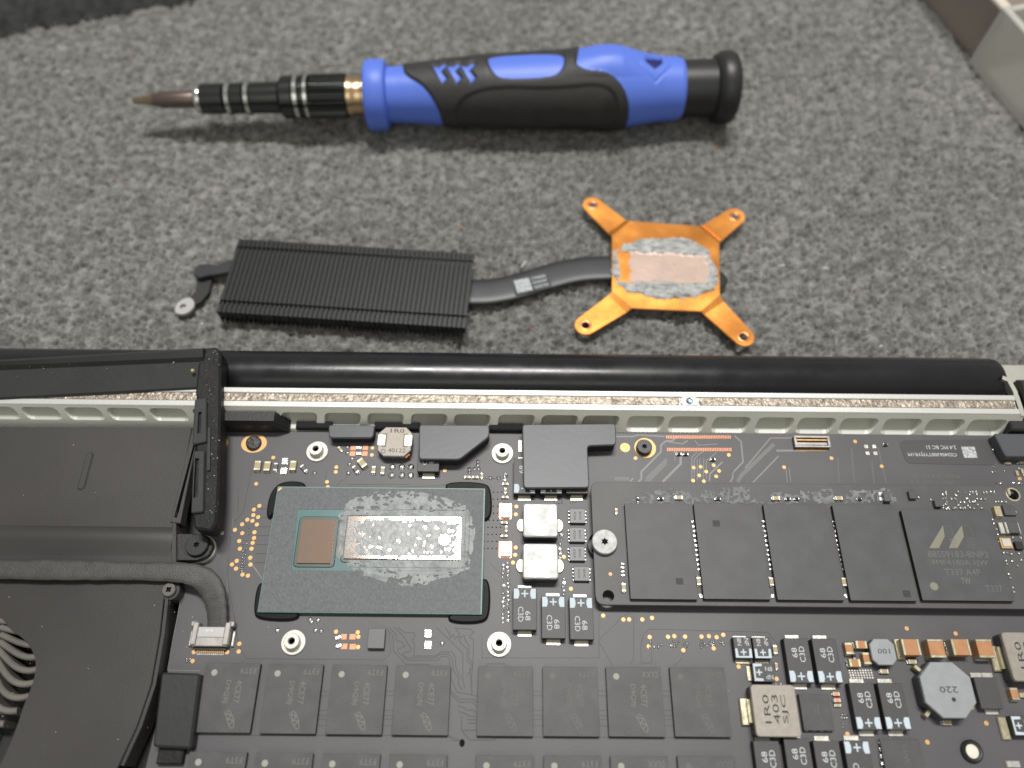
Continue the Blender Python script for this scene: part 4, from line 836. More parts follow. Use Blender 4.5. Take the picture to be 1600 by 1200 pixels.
shunt(789.8, 797.5); shunt(789.7, 857.8)
x, y = P(812.7, 697, 0); build(MB().box(x, y, 0, .6, 2.4, .12, 'tin'), 'solder_pad', BOARD)
# foam pads
def foam(pts, h, name='foam_pad', label=None, th=None):
    p = PX(pts, h); p = smooth_poly_corner(p, .7)
    o = build(MB().prism(p, h - .55, h, 'foam_top', .18, bottom=True), name, BOARD, label)
    build(MB().prism(inset(ccw(p), .18), .02, h - .56, 'foam', bottom=False), 'foam_core', o) if False else None
    mb = MB().prism(inset(ccw(p), .12), .02, h - .56, 'foam'); build(mb, 'foam_core', BOARD); return o
foam([(513, 663.5), (586, 664), (583, 684), (514, 684)], 2.6, label='small black foam block left of the taupe inductor')
foam([(655, 663.5), (764.6, 664), (764.6, 682), (718, 718), (654.4, 717.5)], 3.3, label='black foam pad with one slanted corner')
foam([(816, 663), (962, 661.6), (963, 695), (918, 696.5), (921, 762), (818, 762.5)], 3.3, label='large black foam pad shaped like a flag')
for x0, x1 in ((462, 518), (585, 656), (764, 817)):
    a, b = P(x0, 662, 1.5), P(x1, 662, 1.5); build(MB().box((a[0] + b[0]) / 2, 65.2, .02, b[0] - a[0], 1.5, 1.3, 'foam', bev=.2), 'foam_strip', BOARD)
a, b = P(345, 655, 3.5), P(438, 655, 3.5)
mb = MB(); x0, x1 = a[0], b[0]; vs = []
for x, zz in ((x0, 4.4), (x1 - 1.0, 4.4), (x1 + 1.2, .3)): vs += [(x, 63.9 + .0, .1), (x, 63.9, min(zz, 3.3)), (x, 64.4, zz), (x, 66.4, zz), (x, 66.6, .1)]
mb.add(vs, [(r * 5 + i, (r + 1) * 5 + i, (r + 1) * 5 + i + 1, r * 5 + i + 1) for r in range(2) for i in range(4)], 'black_plastic'); build(mb, 'heatpipe_clip', LAP, 'black plastic block between the gasket and the circuit board')
# video connector, label, right connector
q = [(1241, 681), (1296, 682), (1298, 697), (1243, 697)]; cx, cy, sx, sy = Q(q, 1.3); mb = MB().box(cx, cy, 0, sx, 2.3, .5, 'black_plastic'); mb.box(cx, cy + .95, .5, sx, .35, .8, 'shell'); mb.box(cx, cy - 1.0, .5, sx, .3, .6, 'shell')
for s in (-1, 1): mb.box(cx + s * (sx / 2 - .2), cy, .5, .4, 1.6, .7, 'shell')
mb.box(cx, cy + .35, .5, sx - 1, .25, .6, 'gold'); mb.box(cx, cy - .35, .5, sx - 1.0, .5, .35, 'shell')
for k in range(30): mb.box(cx - sx / 2 + .4 + k * (sx - .8) / 29, cy - 1.35, 0, .12, .5, .1, 'gold')
build(mb, 'cable_socket', BOARD, 'small silver cable socket with a row of gold pins')
lab = smooth_poly_corner(PX([(1404, 688), (1548, 686), (1556, 727), (1416, 724)], .06), 1.2); mb = MB().prism(lab, 0, .07, mat('label_black', (.058, .057, .060), .5, bump=.05), .01); z = .08
mb.text('2.4 MC BC S1', *P(1470.8, 699, z), z, .80, 'sticker_print', 180, w=5.9); mb.text('C02406300TYFJYR1M', *P(1456.7, 709.5, z), z, .95, 'sticker_print', 180, w=9.6); mb.flat(rrect(2.7, 2.4, 0, 1, *P(1514.7, 706.6, z)), z, 'code_patch'); build(mb, 'serial_label', BOARD, 'black label with white upside-down serial number')
mb = MB()
for s, px, py, w in (('820-3476-A', 1462, 744, 9.5), ('2013 02 14', 1457, 754, 8.5)): mb.text(s, *P(px, py, .01), .012, .75, 'trace_light' if False else 'board_pour', 180, w=w)
build(mb, 'board_marking', BOARD)
cxr = P(1560, 700, 2.5)[0]; yy = P(1566, 713, 2.5)[1]; mb = MB().prism(smooth_poly_corner([(cxr + .9, yy), (cxr + 16, yy), (cxr + 16, yy + 4.9), (cxr, yy + 4.9)], .5), .3, 2.5, 'foam_top', .15); build(mb, 'connector_cover', LAP, 'black connector cover at the right edge of board')
mb = MB().box(P(1588, 668, 3)[0] + .4, 65.6, 0, 3.6, 2.2, 3.6, 'black_plastic', bev=.3); build(mb, 'cable_clip', LAP)
# traces --------------------------------------------------------------------
mb = MB(); kz = [0]
def tr(pts, w=.16, m='trace_dark', h=.012): kz[0] += 1; mb.stroke(PX(pts, 0), w, 0, m, h + .0006 * (kz[0] % 17))
def C1(l): return [(560 + u / 5.333, 980 + v / 5.333) for u, v in l]
for l in ([(225, 0), (290, 75), (290, 195), (395, 310), (590, 310), (600, 330)], [(255, 0), (315, 60), (315, 110), (365, 125), (385, 160), (330, 185), (330, 205), (405, 275), (660, 275), (690, 245), (740, 245), (760, 265), (760, 400), (820, 540), (1000, 575)], [(300, 0), (375, 75), (440, 180), (430, 205), (375, 210), (370, 225), (400, 255), (640, 255), (680, 225), (755, 225), (785, 260), (785, 345), (835, 430), (835, 480), (865, 520)],
          [(330, 0), (380, 45), (465, 45), (470, 80), (445, 110), (470, 140), (460, 240), (640, 240), (690, 205), (780, 205), (810, 250), (810, 330), (855, 430)], [(650, 0), (870, 215), (870, 420), (885, 510)], [(720, 0), (760, 55), (765, 90), (790, 60), (805, 100), (830, 70), (850, 130), (905, 180), (905, 280), (940, 310), (930, 350), (945, 560)],
          [(800, 0), (845, 60), (850, 90), (880, 70), (890, 110), (920, 150), (920, 260), (950, 300), (950, 340), (905, 400)], [(805, 10), (935, 15), (960, 45), (930, 70), (935, 90), (960, 105), (955, 330), (945, 400), (945, 560)], [(760, 520), (840, 600), (960, 600), (1005, 640)], [(765, 545), (835, 625), (950, 625), (1000, 665)], [(830, 655), (880, 670), (910, 690), (960, 690), (1000, 720)], [(835, 700), (890, 720), (920, 740), (1000, 745)], [(905, 770), (930, 770), (1000, 770)], [(910, 800), (1000, 800)], [(860, 740), (860, 860), (930, 940), (1130, 940), (1160, 915), (1310, 915), (1320, 905)], [(870, 860), (1000, 860)], [(750, 905), (790, 945), (850, 945)],
          [(1020, 360), (1080, 305), (1220, 305), (1250, 345)]): tr(C1(l))
for x0, x1 in ((497, 513), (598, 616), (699, 750) if False else (699, 702), (831, 851), (932, 950), (1034, 1054)):
    for y in (1080, 1087, 1110, 1118, 1124, 1134): tr([(x0, y), (x1, y)], .09)
tr([(300, 1149), (700, 1149), (722, 1158)], .12); tr([(760, 1151), (1130, 1153)], .12)
for l in ([(372, 762), (372, 800)],): tr(l, .1)
for l in ([(393, 733), (380, 800), (366, 815)], [(362, 826), (355, 900), (374, 1010), (385, 1029), (600, 1031), (610, 1020), (608, 985)], [(753, 990), (753, 1028), (936, 1028), (936, 940)], [(766, 880), (800, 915), (800, 935)], [(936, 1003), (960, 1045)], [(936, 1000), (975, 962), (985, 958)], [(990, 962), (990, 1030), (984, 1038)], [(1006, 990), (1001, 1010), (1002, 1036), (1018, 1036), (1018, 1000)], [(1066, 1028), (1050, 1045)], [(1008, 990), (1014, 983), (1200, 988), (1218, 1010)], [(547, 765), (720, 757), (690, 757)], [(640, 757), (546, 757), (546, 764)], [(527, 764), (527, 757), (548, 740)], [(510, 734), (508, 762)], [(433, 745), (433, 764)], [(390, 735), (391, 732)]): tr(l, .10)
for l in ([(364, 810), (355, 900), (353, 1010)],): tr(l, .07, 'trace_light')
tr([(284, 926), (278, 960), (270, 1000), (262, 1047), (313, 1048)], .09, 'trace_light')
for k in range(7): tr([(405 - k * 1.2, 795 + k * 14), (430 - k * 2, 795 + k * 14)], .12)
for k in range(6): tr([(386 + k * 2.5, 872 + k * 3), (404 + k * 1.5, 897 + k * 2)], .08, 'trace_light')
def C2(l): return [(960 + u / 5.333, 660 + v / 5.333) for u, v in l]
for l, w in (([(0, 470), (125, 470)], .75), ([(132, 492), (157, 465)], .3), ([(200, 495), (225, 470), (225, 410), (388, 245), (388, 190), (428, 155), (485, 152), (520, 118)], .34), ([(402, 495), (552, 345), (552, 278), (500, 240)], .45), ([(645, 480), (645, 290), (690, 248)], .16), ([(665, 470), (665, 310), (700, 268), (745, 240)], .16), ([(690, 480), (690, 310)], .14), ([(712, 470), (712, 300)], .14), ([(740, 470), (745, 300)], .14),
             ([(765, 470), (765, 320), (850, 250)], .16), ([(790, 490), (795, 430), (900, 330)], .3), ([(1000, 112), (1055, 160), (1072, 330), (985, 420), (985, 465), (963, 498)], .3), ([(1025, 498), (1060, 440), (1330, 180)], .75), ([(1155, 500), (1368, 280)], .28), ([(440, 160), (570, 180), (610, 150)], .25), ([(670, 150), (700, 190), (860, 180)], .14), ([(0, 118), (150, 118), (200, 105), (420, 118)], .3), ([(1350, 235), (1600, 235)], .45), ([(1090, 380), (1300, 130), (1490, 130)], .25), ([(1430, 390), (1440, 500)], .14), ([(1455, 380), (1470, 500)], .14), ([(505, 250), (505, 320)], .12)): tr(C2(l), w, 'trace_light' if w < .6 else 'trace_mid', .01)
MATS.pop('trace_mid', None) if False else None
mb.flat(PX(C2([(255, 495), (300, 495), (437, 350), (437, 290), (262, 455)]), 0), .019, 'trace_mid'); mb.flat(PX(C2([(880, 360), (980, 290), (1060, 320), (1010, 380), (985, 420), (975, 470), (955, 490), (860, 490), (905, 430)]), 0), .021, 'board')
for l in ([(1309, 715), (1311, 755)], [(1330, 700), (1335, 755)], [(1362, 720), (1366, 756)], [(1372, 700), (1385, 756)]): tr(l, .35, 'board_pour', .01)
build(mb, 'trace', BOARD, kind='stuff')

# ------------------------------------------------------------------ solid state drive
def ssd():
    zb = 2.5; q = PX([(926, 757), (928, 950)], zb); xl = (q[0][0] + q[1][0]) / 2; yt, yb = P(1250, 756, zb)[1], P(1250, 948, zb)[1]
    hole1, hole2 = P(950.6, 931, zb), P(1583, 772.6, zb)
    out = smooth_poly_corner([(xl, yb), (125, yb), (125, yt), (xl, yt)], 1.6)
    t = build(MB().prism(out, zb - .85, zb, 'ssd_board', .06, holes=[circle(1.05, 20, *hole1), circle(1.05, 20, *hole2)], bottom=False), 'solid_state_drive', LAP, 'slim dark drive module with four flash chips and a controller')
    build(MB().prism([(124, yb + .5), (130, yb + .5), (130, yt - .5), (124, yt - .5)], .02, zb - .9, 'hole'), 'edge_socket', t)
    zc = zb + 1.0; fl = [[(977, 787), (1076.6, 787), (1088.5, 936), (985, 936)], [(1084, 787), (1185, 787), (1202.7, 936), (1100, 936)], [(1194, 789), (1294, 788), (1316.5, 937), (1214.6, 937)], [(1302, 790), (1401.5, 790), (1431, 937.5), (1329, 937.5)]]
    marks = [((.25, -.32),), ((-.18, .28),), (), ((.35, -.43),)]
    for qd, mk in zip(fl, marks):
        cx, cy, sx, sy = Q(qd, zc); sx, sy = 11.85, 17.6; mb = MB().prism(rrect(sx, sy, .15, 2, cx, cy), zb + .08, zc - .03, 'chip_shade_black', 0); mb.prism(rrect(sx, sy, .15, 2, cx, cy), zc - .04, zc, 'flash', .03)
        for u, v in mk: mb.flat(rrect(1.3, 1.2, 0, 1, cx + u * sx, cy + v * sy), zc + .004, mat('flash_mark', (.026, .026, .026), .6, var=.4, vscale=2500))
        build(mb, 'flash_chip', t)
    cx, cy, sx, sy = Q([(1410, 798), (1549, 797), (1581, 938), (1440, 939)], zc); mb = MB().prism(rrect(sx, sy, .15, 2, cx, cy), zb + .08, zc - .03, 'chip_shade_black', 0); mb.prism(rrect(sx, sy, .15, 2, cx, cy), zc - .04, zc, 'flash', .03); z = zc + .012
    for p in ([(1473.3, 820.7), (1476, 838), (1467, 856.4), (1452, 856.4)], [(1502.7, 820.7), (1506, 838), (1496, 856.4), (1482.5, 856.4), (1490, 840)]): mb.flat(PX(p, zc), z, 'logo')
    for i in range(5): y = 843 + i * 3.2; mb.stroke(PX([(1483 + i, y), (1495 - i * .4, y)], zc), .12, zc, 'chip_print', .02); mb.stroke(PX([(1510, y - 2), (1523, y - 2)], zc), .12, zc, 'chip_print_faint', .012)
    mb.stroke(PX([(1476, 822), (1485, 822), (1490, 838)], zc), .1, zc, 'chip_print_faint', .012); mb.stroke(PX([(1505, 821), (1515, 822), (1522, 838)], zc), .1, zc, 'chip_print_faint', .012)
    for s, px, py, w in (('88SS9183-BNP2', 1497, 866, 11.0), ('9MF4180A.1JW', 1500, 880, 10.2), ('T337 A4P', 1504, 894, 6.4), ('TW', 1509, 908, 1.7), ('T337', 1553, 919.6, 3.0)): mb.text(s, *P(px, py, zc), z, 1.15, 'chip_print' if s in ('TW',) else 'chip_print_mid', 0, w=w)
    mb.flat(circle(.72, 20, *P(1459.6, 916, zc)), z, 'logo'); build(mb, 'controller_chip', t, 'square controller chip with a pale M logo')
    for k, px, py, r in (('t', 963, 798.6, 0), ('s', 974.7, 917.6, 0), ('s', 1060.8, 777, 90), ('s', 1213, 778, 90), ('s', 1310.8, 778, 90), ('s', 1092, 907.7, 0), ('s', 1205.5, 908.6, 0), ('s', 1319, 909, 0), ('k', 997, 781, 0), ('k', 1032.7, 778.5, 90), ('k', 1122, 779, 90), ('k', 1231.6, 779, 90), ('k', 1245, 779, 90), ('k', 1343, 779, 90), ('m', 1560, 798.6, 0), ('t', 1577, 768, 0)):
        x, y = P(px, py, zb + HT[k]); put(K[k], 'ceramic_capacitor', t, x, y, zb, r)
    mb = MB()
    def dot(px, py, w=.3, l=.42): x, y = P(px, py, zb + .15); mb.box(x, y, zb, w, l, .22, 'solder', bev=.05)
    for (xa, ya, xb, yb_) in ((1079, 800, 1092, 897), (1189, 800, 1204, 897), (1298, 800, 1318, 897)):
        for k in range(11): dot(xa + (xb - xa) * (k + 2) / 13 + 1, ya + (yb_ - ya) * (k + 2) / 13, .5, .45)
        dot(xb + 3, 931, .6, .7)
    for y in (881, 887, 893, 899): dot(973, y, .7, .35)
    for _ in range(52): dot(random.uniform(1472, 1530), random.choice((769, 773, 779, 784, 789, 794)) + random.uniform(-1, 1))
    for px in (1537, 1542, 1548, 1553, 1520, 1525): dot(px, 769, .35, .6)
    for px, py in ((1435, 777), (1455, 781), (1478, 788), (1532, 780), (1539, 780), (1534, 794), (1556, 784), (1561, 784), (1566, 784), (1571, 784), (1583, 790), (1587, 800), (1551, 812), (1553, 818), (1557, 827), (1559, 835), (1583, 840), (1594, 840), (1561, 846), (1568, 864), (1574, 864), (1580, 866), (1571, 876), (1573, 881), (1582, 877), (1592, 865), (1576, 897), (1578, 903), (1582, 918), (1584, 925), (1596, 875), (1590, 884)): dot(px, py, .42, .36)
    tags(build(mb, 'solder_joint', t), kind='stuff')
    for qd, h, m in (([(1420, 767), (1431, 767), (1433, 779), (1421.5, 779)], .8, 'flash'), ([(1460, 781), (1471, 781), (1473, 791.5), (1462, 791.5)], .9, 'flash'), ([(1567, 789), (1585, 789), (1589, 805), (1570, 805)], .5, 'chip'), ([(1586, 846), (1598, 846), (1600, 858), (1588, 858)], .7, 'chip_shade_black'), ([(1380, 769), (1391, 769), (1393, 783), (1382, 783)], 1.0, 'chip_grey')):
        plain_chip(qd, h, m, parent=t, z0=zb)
    x, y = P(1578.5, 824, zb + .9); mb = MB(); mb.box(x + .6, y, zb + .02, 2.0, 2.1, .9, 'chip', bev=.06); mb.box(x - 1.35, y, zb, .9, 2.2, .6, 'tin', bev=.1); mb.box(x - .5, y, zb, .6, 2.2, .8, 'tin', bev=.1); mb.box(x + 1.8, y, zb, .4, 2.2, .6, 'tin', bev=.1); build(mb, 'power_inductor', t)
    x, y = P(1573, 848, zb + .6); build(MB().box(x, y, zb, 2.1, 2.0, .45, 'gold', bev=.05).box(x, y, zb + .45, 1.6, 1.5, .2, 'nickel', bev=.08), 'crystal', t, 'small gold-rimmed crystal')
    for px, py in ((1375, 772), (1376, 780)): x, y = P(px, py, zb); build(MB().box(x, y, zb, .8, .8, .25, 'tin', bev=.08), 'solder_pad', t)
    # dust and dried flux along the top edge
    fl = PX([(970, 800), (974, 785), (1000, 768), (1030, 762), (1080, 768), (1085, 778), (1100, 766), (1126, 766), (1126, 760), (1168, 760), (1176, 776), (1190, 782), (1210, 770), (1260, 768), (1300, 762), (1312, 780), (1330, 766), (1390, 762), (1404, 782), (1404, 788), (1190, 788), (980, 788)], zb)
    def fn(x, y, d): n = fbm(x / 1.0, y / 1.0, 1, 4); r = fbm(x / .45, y / .45, 2, 3); return zb + .02 + .16 * r * n, (d + 1.6 * (n - .5) > .1) & (r > .36), np.zeros(x.shape), [mat('dust_pale', (.19, .195, .20), .9, var=.3, vscale=900)]
    tags(field('dust', t, fl, .16, fn), kind='stuff')
    x, y = P(945, 846, zb + 1.0); sc_ = screw(2.35, 1.0, 'steel', .72); sc_.v = [(a + x, b + y, c + zb + .02) for a, b, c in sc_.v]; build(sc_, 'screw', t, 'large silver star-drive screw head')
    x2, y2 = P(953.7, 897, zb); build(MB().prism(circle(.33, 12, x2, y2), zb, zb + .04, 'copper_pad', .01), 'test_point', t)
    x2, y2 = hole2; build(MB().lathe([(1.06, zb + .02), (1.10, zb + .05), (1.35, zb + .04), (1.38, zb)], x2, y2, 'tin_warm', 24), 'hole_rim', t)
    build(MB().lathe([(2.6, .02), (2.6, zb - .95)], x - .3, y, 'black_plastic', 24), 'drive_post', LAP)
mat('trace_mid', (.088, .086, .086), .5); mat('chip_print_mid', (.082, .081, .074), .55)
ssd()

# ------------------------------------------------------------------ fan
def fan():
    zf = 2.5; hub = P(-80, 1015, 1.0)
    hole = smooth_poly(PX([(-80, 880), (-30, 925), (0, 962), (18, 985), (40, 1000), (53, 1020), (57, 1042), (53, 1062), (45, 1085), (36, 1105), (28, 1132), (14, 1168), (-10, 1215), (-80, 1260), (-200, 1200), (-220, 1000), (-170, 900)], zf), 2)
    body = PX([(300, 668), (276, 800), (270, 822), (272, 905), (262, 918), (256, 935), (250, 990), (236, 1070), (214, 1135), (186, 1195), (150, 1250)], zf) + [(-150, P(150, 1250, zf)[1]), (-150, 63.2)]
    t = build(MB().prism(body, zf - .5, zf, 'fan_plate', .12, holes=[hole], bottom=False), 'fan', LAP, 'flat dark grey fan housing with a cut-out showing curved blades')
    wall = PX([(258, 935), (252, 990), (238, 1070), (216, 1135), (188, 1196)], zf); build(MB().stroke([(x + .35, y) for x, y in wall], .55, zf - 4, 'fan_plate', 4.15), 'housing_rim', t)
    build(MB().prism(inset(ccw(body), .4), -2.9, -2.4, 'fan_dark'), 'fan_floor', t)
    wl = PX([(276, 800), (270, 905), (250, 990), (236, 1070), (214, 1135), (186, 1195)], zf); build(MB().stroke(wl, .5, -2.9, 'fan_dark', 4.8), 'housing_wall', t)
    # embossed dimple
    a, b = np.array(P(140.5, 712, zf)), np.array(P(127.5, 761, zf)); d = (a - b) / np.linalg.norm(a - b); n = np.array([-d[1], d[0]]); L = np.linalg.norm(a - b); pill = [tuple((a + b) / 2 + d * y + n * x) for x, y in rrect(1.5, L + 1.4, .74, 6)]
    build(MB().prism(pill, zf - .02, zf + .28, 'fan_plate', .28, smooth=True), 'embossed_rib', t)
    # slotted side channel of the duct
    so = PX([(300, 671), (310, 676), (282, 818), (266, 816)], zf + .3); si = PX([(303.5, 690), (306, 691), (277, 810), (272, 808)], zf + .3)
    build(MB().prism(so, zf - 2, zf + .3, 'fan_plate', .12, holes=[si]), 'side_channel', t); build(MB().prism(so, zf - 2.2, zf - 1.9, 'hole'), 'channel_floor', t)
    # rounded shoulder where the duct meets the fan
    y0 = P(100, 880, zf)[1]; y1 = P(100, 822, zf)[1]; xr = P(272, 850, zf)[0]; pf = [(y1, zf + .02), (y1 - .5, zf + .45), (y1 - 1.6, zf + .75), (y1 - 2.9, zf + .65), (y1 - 4.4, zf + .15), (y1 - 5.4, zf + .02)]
    xs = [-150, xr - 9, xr - 3, xr - .3]; k = [1, 1, .75, .55]; vs = [(x, y, zf + (z - zf) * q) for x, q in zip(xs, k) for y, z in pf]; n_ = len(pf)
    build(MB().add(vs, [(i * n_ + j, i * n_ + j + 1, (i + 1) * n_ + j + 1, (i + 1) * n_ + j) for i in range(3) for j in range(n_ - 1)], 'fan_plate', True), 'duct_shoulder', t)
    x, y = xr, (y0 + y1) / 2; build(MB().prism(PX([(270, 816), (276, 818), (276, 890), (267, 890)], zf + .2), zf - 3, zf + .35, 'fan_plate', .1), 'shoulder_edge', t)
    # impeller
    hbm = MB().lathe([(9.5, -2.3), (9.5, .6), (8.8, 1.2), (.01, 1.2)], *hub, 'fan_dark', 40); build(hbm, 'fan_hub', t)
    mb = MB(); n = 12; vs = []
    for i in range(n + 1):
        r = 8.8 + 9.0 * i / n; q_ = i / n; a = -.75 * q_ + .62 * q_ * q_; tw = .50; z1 = 1.75 - .3 * (i / n); cxx, cyy = r * math.cos(a), r * math.sin(a); ph = a + math.atan2(r * (-.75 + 1.24 * q_) / 9.0, 1); nn = (-math.sin(ph), math.cos(ph))
        for s, z in ((-1, -2.2), (-1, z1 - .2), (-.55, z1), (.55, z1), (1, z1 - .2), (1, -2.2)): vs.append((cxx + nn[0] * tw * s, cyy + nn[1] * tw * s, z))
    fs = [(i * 6 + j, i * 6 + j + 1, (i + 1) * 6 + j + 1, (i + 1) * 6 + j) for i in range(n) for j in range(5)] + [tuple(range(n * 6, n * 6 + 6))]
    me = mb.add(vs, [f[::-1] for f in fs], 'fan_blade', False).mesh('fan_blade')
    for k in range(43): put(me, 'fan_blade', t, hub[0], hub[1], 0, 360 * k / 43)
    # ears and screws
    x, y = P(265, 922, zf); ear = MB().prism(circle(1.75, 24, x, y), -1, zf - .1, 'fan_plate', .1); build(ear, 'screw_ear', t)
    st = screw(1.25, .55, mat('screw_grey', (.13, .125, .115), .4, metal=.7), .62, star=4); st.v = [(a + x, b + y, c + zf - .08) for a, b, c in st.v]; build(st, 'screw', t, 'small grey cross-head screw on the fan corner')
    zt2 = 2.2; tab = PX([(274, 833), (312, 834), (326, 838), (334, 852), (326, 868), (308, 876), (272, 876)], zt2); build(MB().prism(smooth_poly_corner(tab, .5), zt2 - .9, zt2, 'black_plastic', .15, bottom=True), 'mounting_tab', t)
    x, y = P(315, 858, .9); build(MB().lathe([(2.6, .02), (2.6, .9), (2.4, 1.1), (.1, 1.1)], x, y, 'nickel', 28), 'washer', t)
    x, y = P(307, 851, 3.0); st = screw(2.05, .8, 'screw_black', .62); st.v = [(a + x, b + y, c + zt2 + .02) for a, b, c in st.v]; build(st, 'screw', t, 'round black star-drive screw on the fan tab')
fan()

# ------------------------------------------------------------------ display cable and its plug
def cable():
    pts = [(-120, 887), (-40, 888), (20, 890), (90, 890), (150, 891), (210, 892), (262, 893), (296, 896), (318, 905), (331, 922), (337, 944), (339, 965), (339, 985)]
    hw = [1.75, 1.75, 1.75, 1.8, 1.75, 1.7, 1.7, 1.9, 2.2, 2.0, 1.85, 1.8, 1.75]; z = [4.2, 4.2, 4.2, 4.2, 4.1, 4.0, 3.8, 3.5, 3.0, 2.5, 2.1, 1.7, 1.25]
    raw = [np.array([*P(x, y, zz), zz]) for (x, y), zz in zip(pts, z)]; path = []; rad = []
    for i in range(len(raw) - 1):
        for k in range(5):
            q = k / 5; p0, p1, p2, p3 = [raw[max(0, min(len(raw) - 1, i + d))] for d in (-1, 0, 1, 2)]
            path.append(.5 * (2 * p1 + (p2 - p0) * q + (2 * p0 - 5 * p1 + 4 * p2 - p3) * q * q + (3 * p1 - p0 - 3 * p2 + p3) * q ** 3)); rad.append(hw[i] * (1 - q) + hw[i + 1] * q + .08 * math.sin(i * 2.1 + k))
    t = build(MB().tube([tuple(p - np.array([0, 0, .35])) for p in path], rad, 'cable', 18, .30), 'display_cable', LAP, 'flat black cloth-wrapped cable crossing the fan to a silver plug')
    zc = 1.5; mb = MB(); cx, cy, sx, sy = Q([(302, 973), (358, 973), (357, 1012), (300, 1012)], zc)
    plug = MB().prism(rrect(sx * .98, sy * .55, .2, 2, cx, cy - sy * .17), .05, zc, 'shell', .12); plug.prism(rrect(sx * .74, sy * .42, .1, 2, cx, cy + sy * .12), .5, zc + .15, 'white_plate', .08)
    for s in (-1, 1):
        plug.prism(rrect(1.0, sy * .92, .15, 2, cx + s * (sx / 2 - .35), cy + .25), .1, zc + .3, 'shell', .15); plug.prism(rrect(1.1, .9, .2, 2, cx + s * (sx / 2 + .1), cy + sy * .46), .4, zc + .1, 'shell', .12); plug.box(cx + s * (sx / 2 + .55), cy - .4, 0, .5, 2.6, .6, 'tin', bev=.12)
    build(plug, 'cable_plug', t, 'silver metal plug at the end of the black cable')
    pins = MB().box(cx, cy - sy * .5, .02, sx * .9, .5, .7, 'black_plastic')
    for k in range(14): x = cx - sx * .36 + k * sx * .72 / 13; pins.box(x, cy - sy * .5 - .35, 0, .17, .6, .35, 'gold'); pins.box(x, cy - sy * .5 - .8, 0, .17, .35, .08, 'tin')
    build(pins, 'pin_row', t, kind='stuff')
    x, y = P(327, 985, zc + .2); pr = MB().text('80-08', x, y, zc + .17, .4, 'lint', 0, w=1.3); build(pr, 'plug_print', t)
cable()
q = [(251.7, 1050), (313, 1052), (298, 1170), (238, 1167)]; cx, cy, sx, sy = Q(q, 2.6); o = build(MB().prism(smooth_poly_corner(PX(q, 2.6), .6), .02, 2.6, 'foam_top' if False else 'rubber_inner', .35), 'rubber_block', LAP, 'black rubber block beside the fan near the lower left')
x, y = P(266, 1180, 1.2); build(MB().box(x, y, .02, 4.2, 2.6, 1.2, 'rubber', bev=.2), 'rubber_foot', LAP)

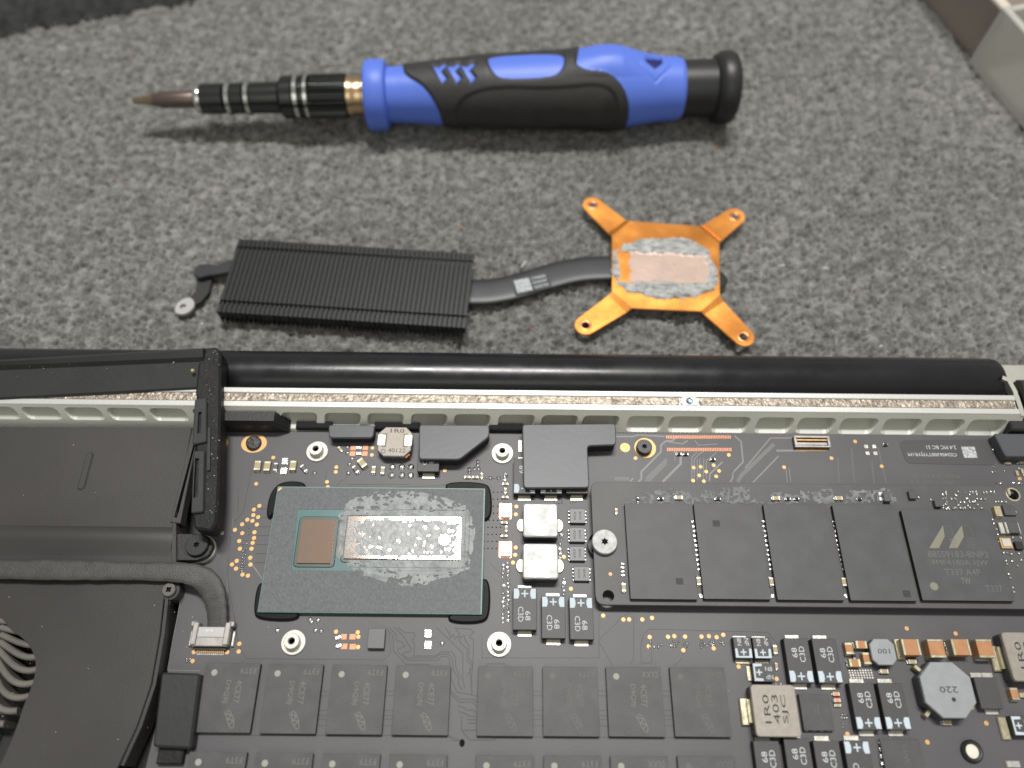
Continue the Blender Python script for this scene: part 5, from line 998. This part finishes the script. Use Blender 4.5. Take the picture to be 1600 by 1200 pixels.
# ------------------------------------------------------------------ loose rubber gasket
def gasket():
    t = thing('rubber_gasket', (*P(330, 640, 5.2), 5.2), 'dusty black rubber gasket frame lying loose over the left of the rail', 'gasket')
    # long flap: a leaning strip with a raised lip along its far edge
    z0, z1 = 5.6, 8.2; n = 24; vs = []
    for i in range(n + 1):
        s = i / n; px = -60 + 378 * s; far = P(px, 566 - 22 * s, z1 + .3); near = P(px, 624 - 20 * s, z0); mid = P(px, 580 - 16 * s, z1 - .9)
        vs += [(*far, z1 + .35), (far[0], far[1] - .45, z1 + .45), (mid[0], mid[1] + .5, z1 - .2), (*mid, z1 - 1.2), (*near, z0), (near[0], near[1] - .25, z0 - .5), (near[0], near[1] + .6, z0 - .5), (far[0], far[1] + .3, z1 - .9)]
    m = 8; fs = [(i * m + j, i * m + (j + 1) % m, (i + 1) * m + (j + 1) % m, (i + 1) * m + j) for i in range(n) for j in range(m)] + [tuple(range(m)), tuple(range(n * m, n * m + m))[::-1]]
    mb = MB().add(vs, fs, 'rubber_inner'); build(mb, 'long_flap', t)
    # cheek: the short upright arm with two clips
    z = 7.2; out = PX([(312, 544), (336, 541), (345, 548), (344, 640), (342, 760), (338, 815), (330, 830), (303, 826), (300, 800), (305, 700), (309, 640), (305, 612)], z)
    build(MB().prism(smooth_poly_corner(out, .5), 3.6, z, 'rubber', .4, bottom=True), 'end_cheek', t)
    z = 7.8
    for pts, sl in (([(304, 624), (323, 620), (323, 690), (300, 695)], [(310, 644), (315, 643), (314, 676), (308, 678)]), ([(302, 704), (320, 703), (318, 800), (298, 802)], [(305, 716), (311, 716), (309, 776), (302, 778)])):
        build(MB().prism(smooth_poly_corner(PX(pts, z), .4), 4.5, z, 'rubber_inner', .2, holes=[PX(sl, z)]), 'clip', t); build(MB().prism(PX(sl, z - 1.2), 5, z - 1.0, 'hole'), 'clip_slot', t)
    build(MB().stroke(PX([(327, 668), (326, 735)], 7.5), .5, 7.1, 'rubber_inner', .5), 'ridge', t)
    x, y = P(300, 576, 7.9); mb = MB().lathe([(.4, 7.3), (.3, 7.7), (.01, 7.8)], x, y - .2, 'mlcc', 8)
    for _ in range(110):
        px, py = (random.uniform(322, 343), random.uniform(545, 825)) if random.random() < .6 else (random.uniform(0, 320), random.uniform(0, 1))
        if px < 320: s = (px + 60) / 378; py = 566 - 22 * s + random.uniform(-2, 40); zz = 8.5 - max(0, py - 566 + 22 * s) * .065
        else: zz = 7.25
        x, y = P(px, py, zz); l = random.uniform(.06, .3) * random.random(); mb.box(x, y, zz - .1, l + .05, .07, .16, 'lint' if random.random() < .25 else 'dust_grey', rot=random.uniform(0, 180))
    tags(build(mb, 'dust', t), kind='stuff')
gasket()
# specks of dust on the machine
mb = MB()
for _ in range(170):
    px, py = random.uniform(0, 1600), random.uniform(690, 1200)
    if px < 270: z = 2.52
    elif 935 < px and 760 < py < 945: continue
    elif 395 < px < 770 and 750 < py < 975: continue
    else: z = .0
    if px >= 270 and random.random() < .45: continue
    x, y = P(px, py, z); mb.box(x, y, z - .03, random.uniform(.05, .16), .06, .09, 'trace_light' if random.random() < .7 else 'lint', rot=random.uniform(0, 180))
for px, py in ((142, 590), (210, 594), (237, 596)): pass
tags(build(mb, 'dust', LAP), kind='stuff')
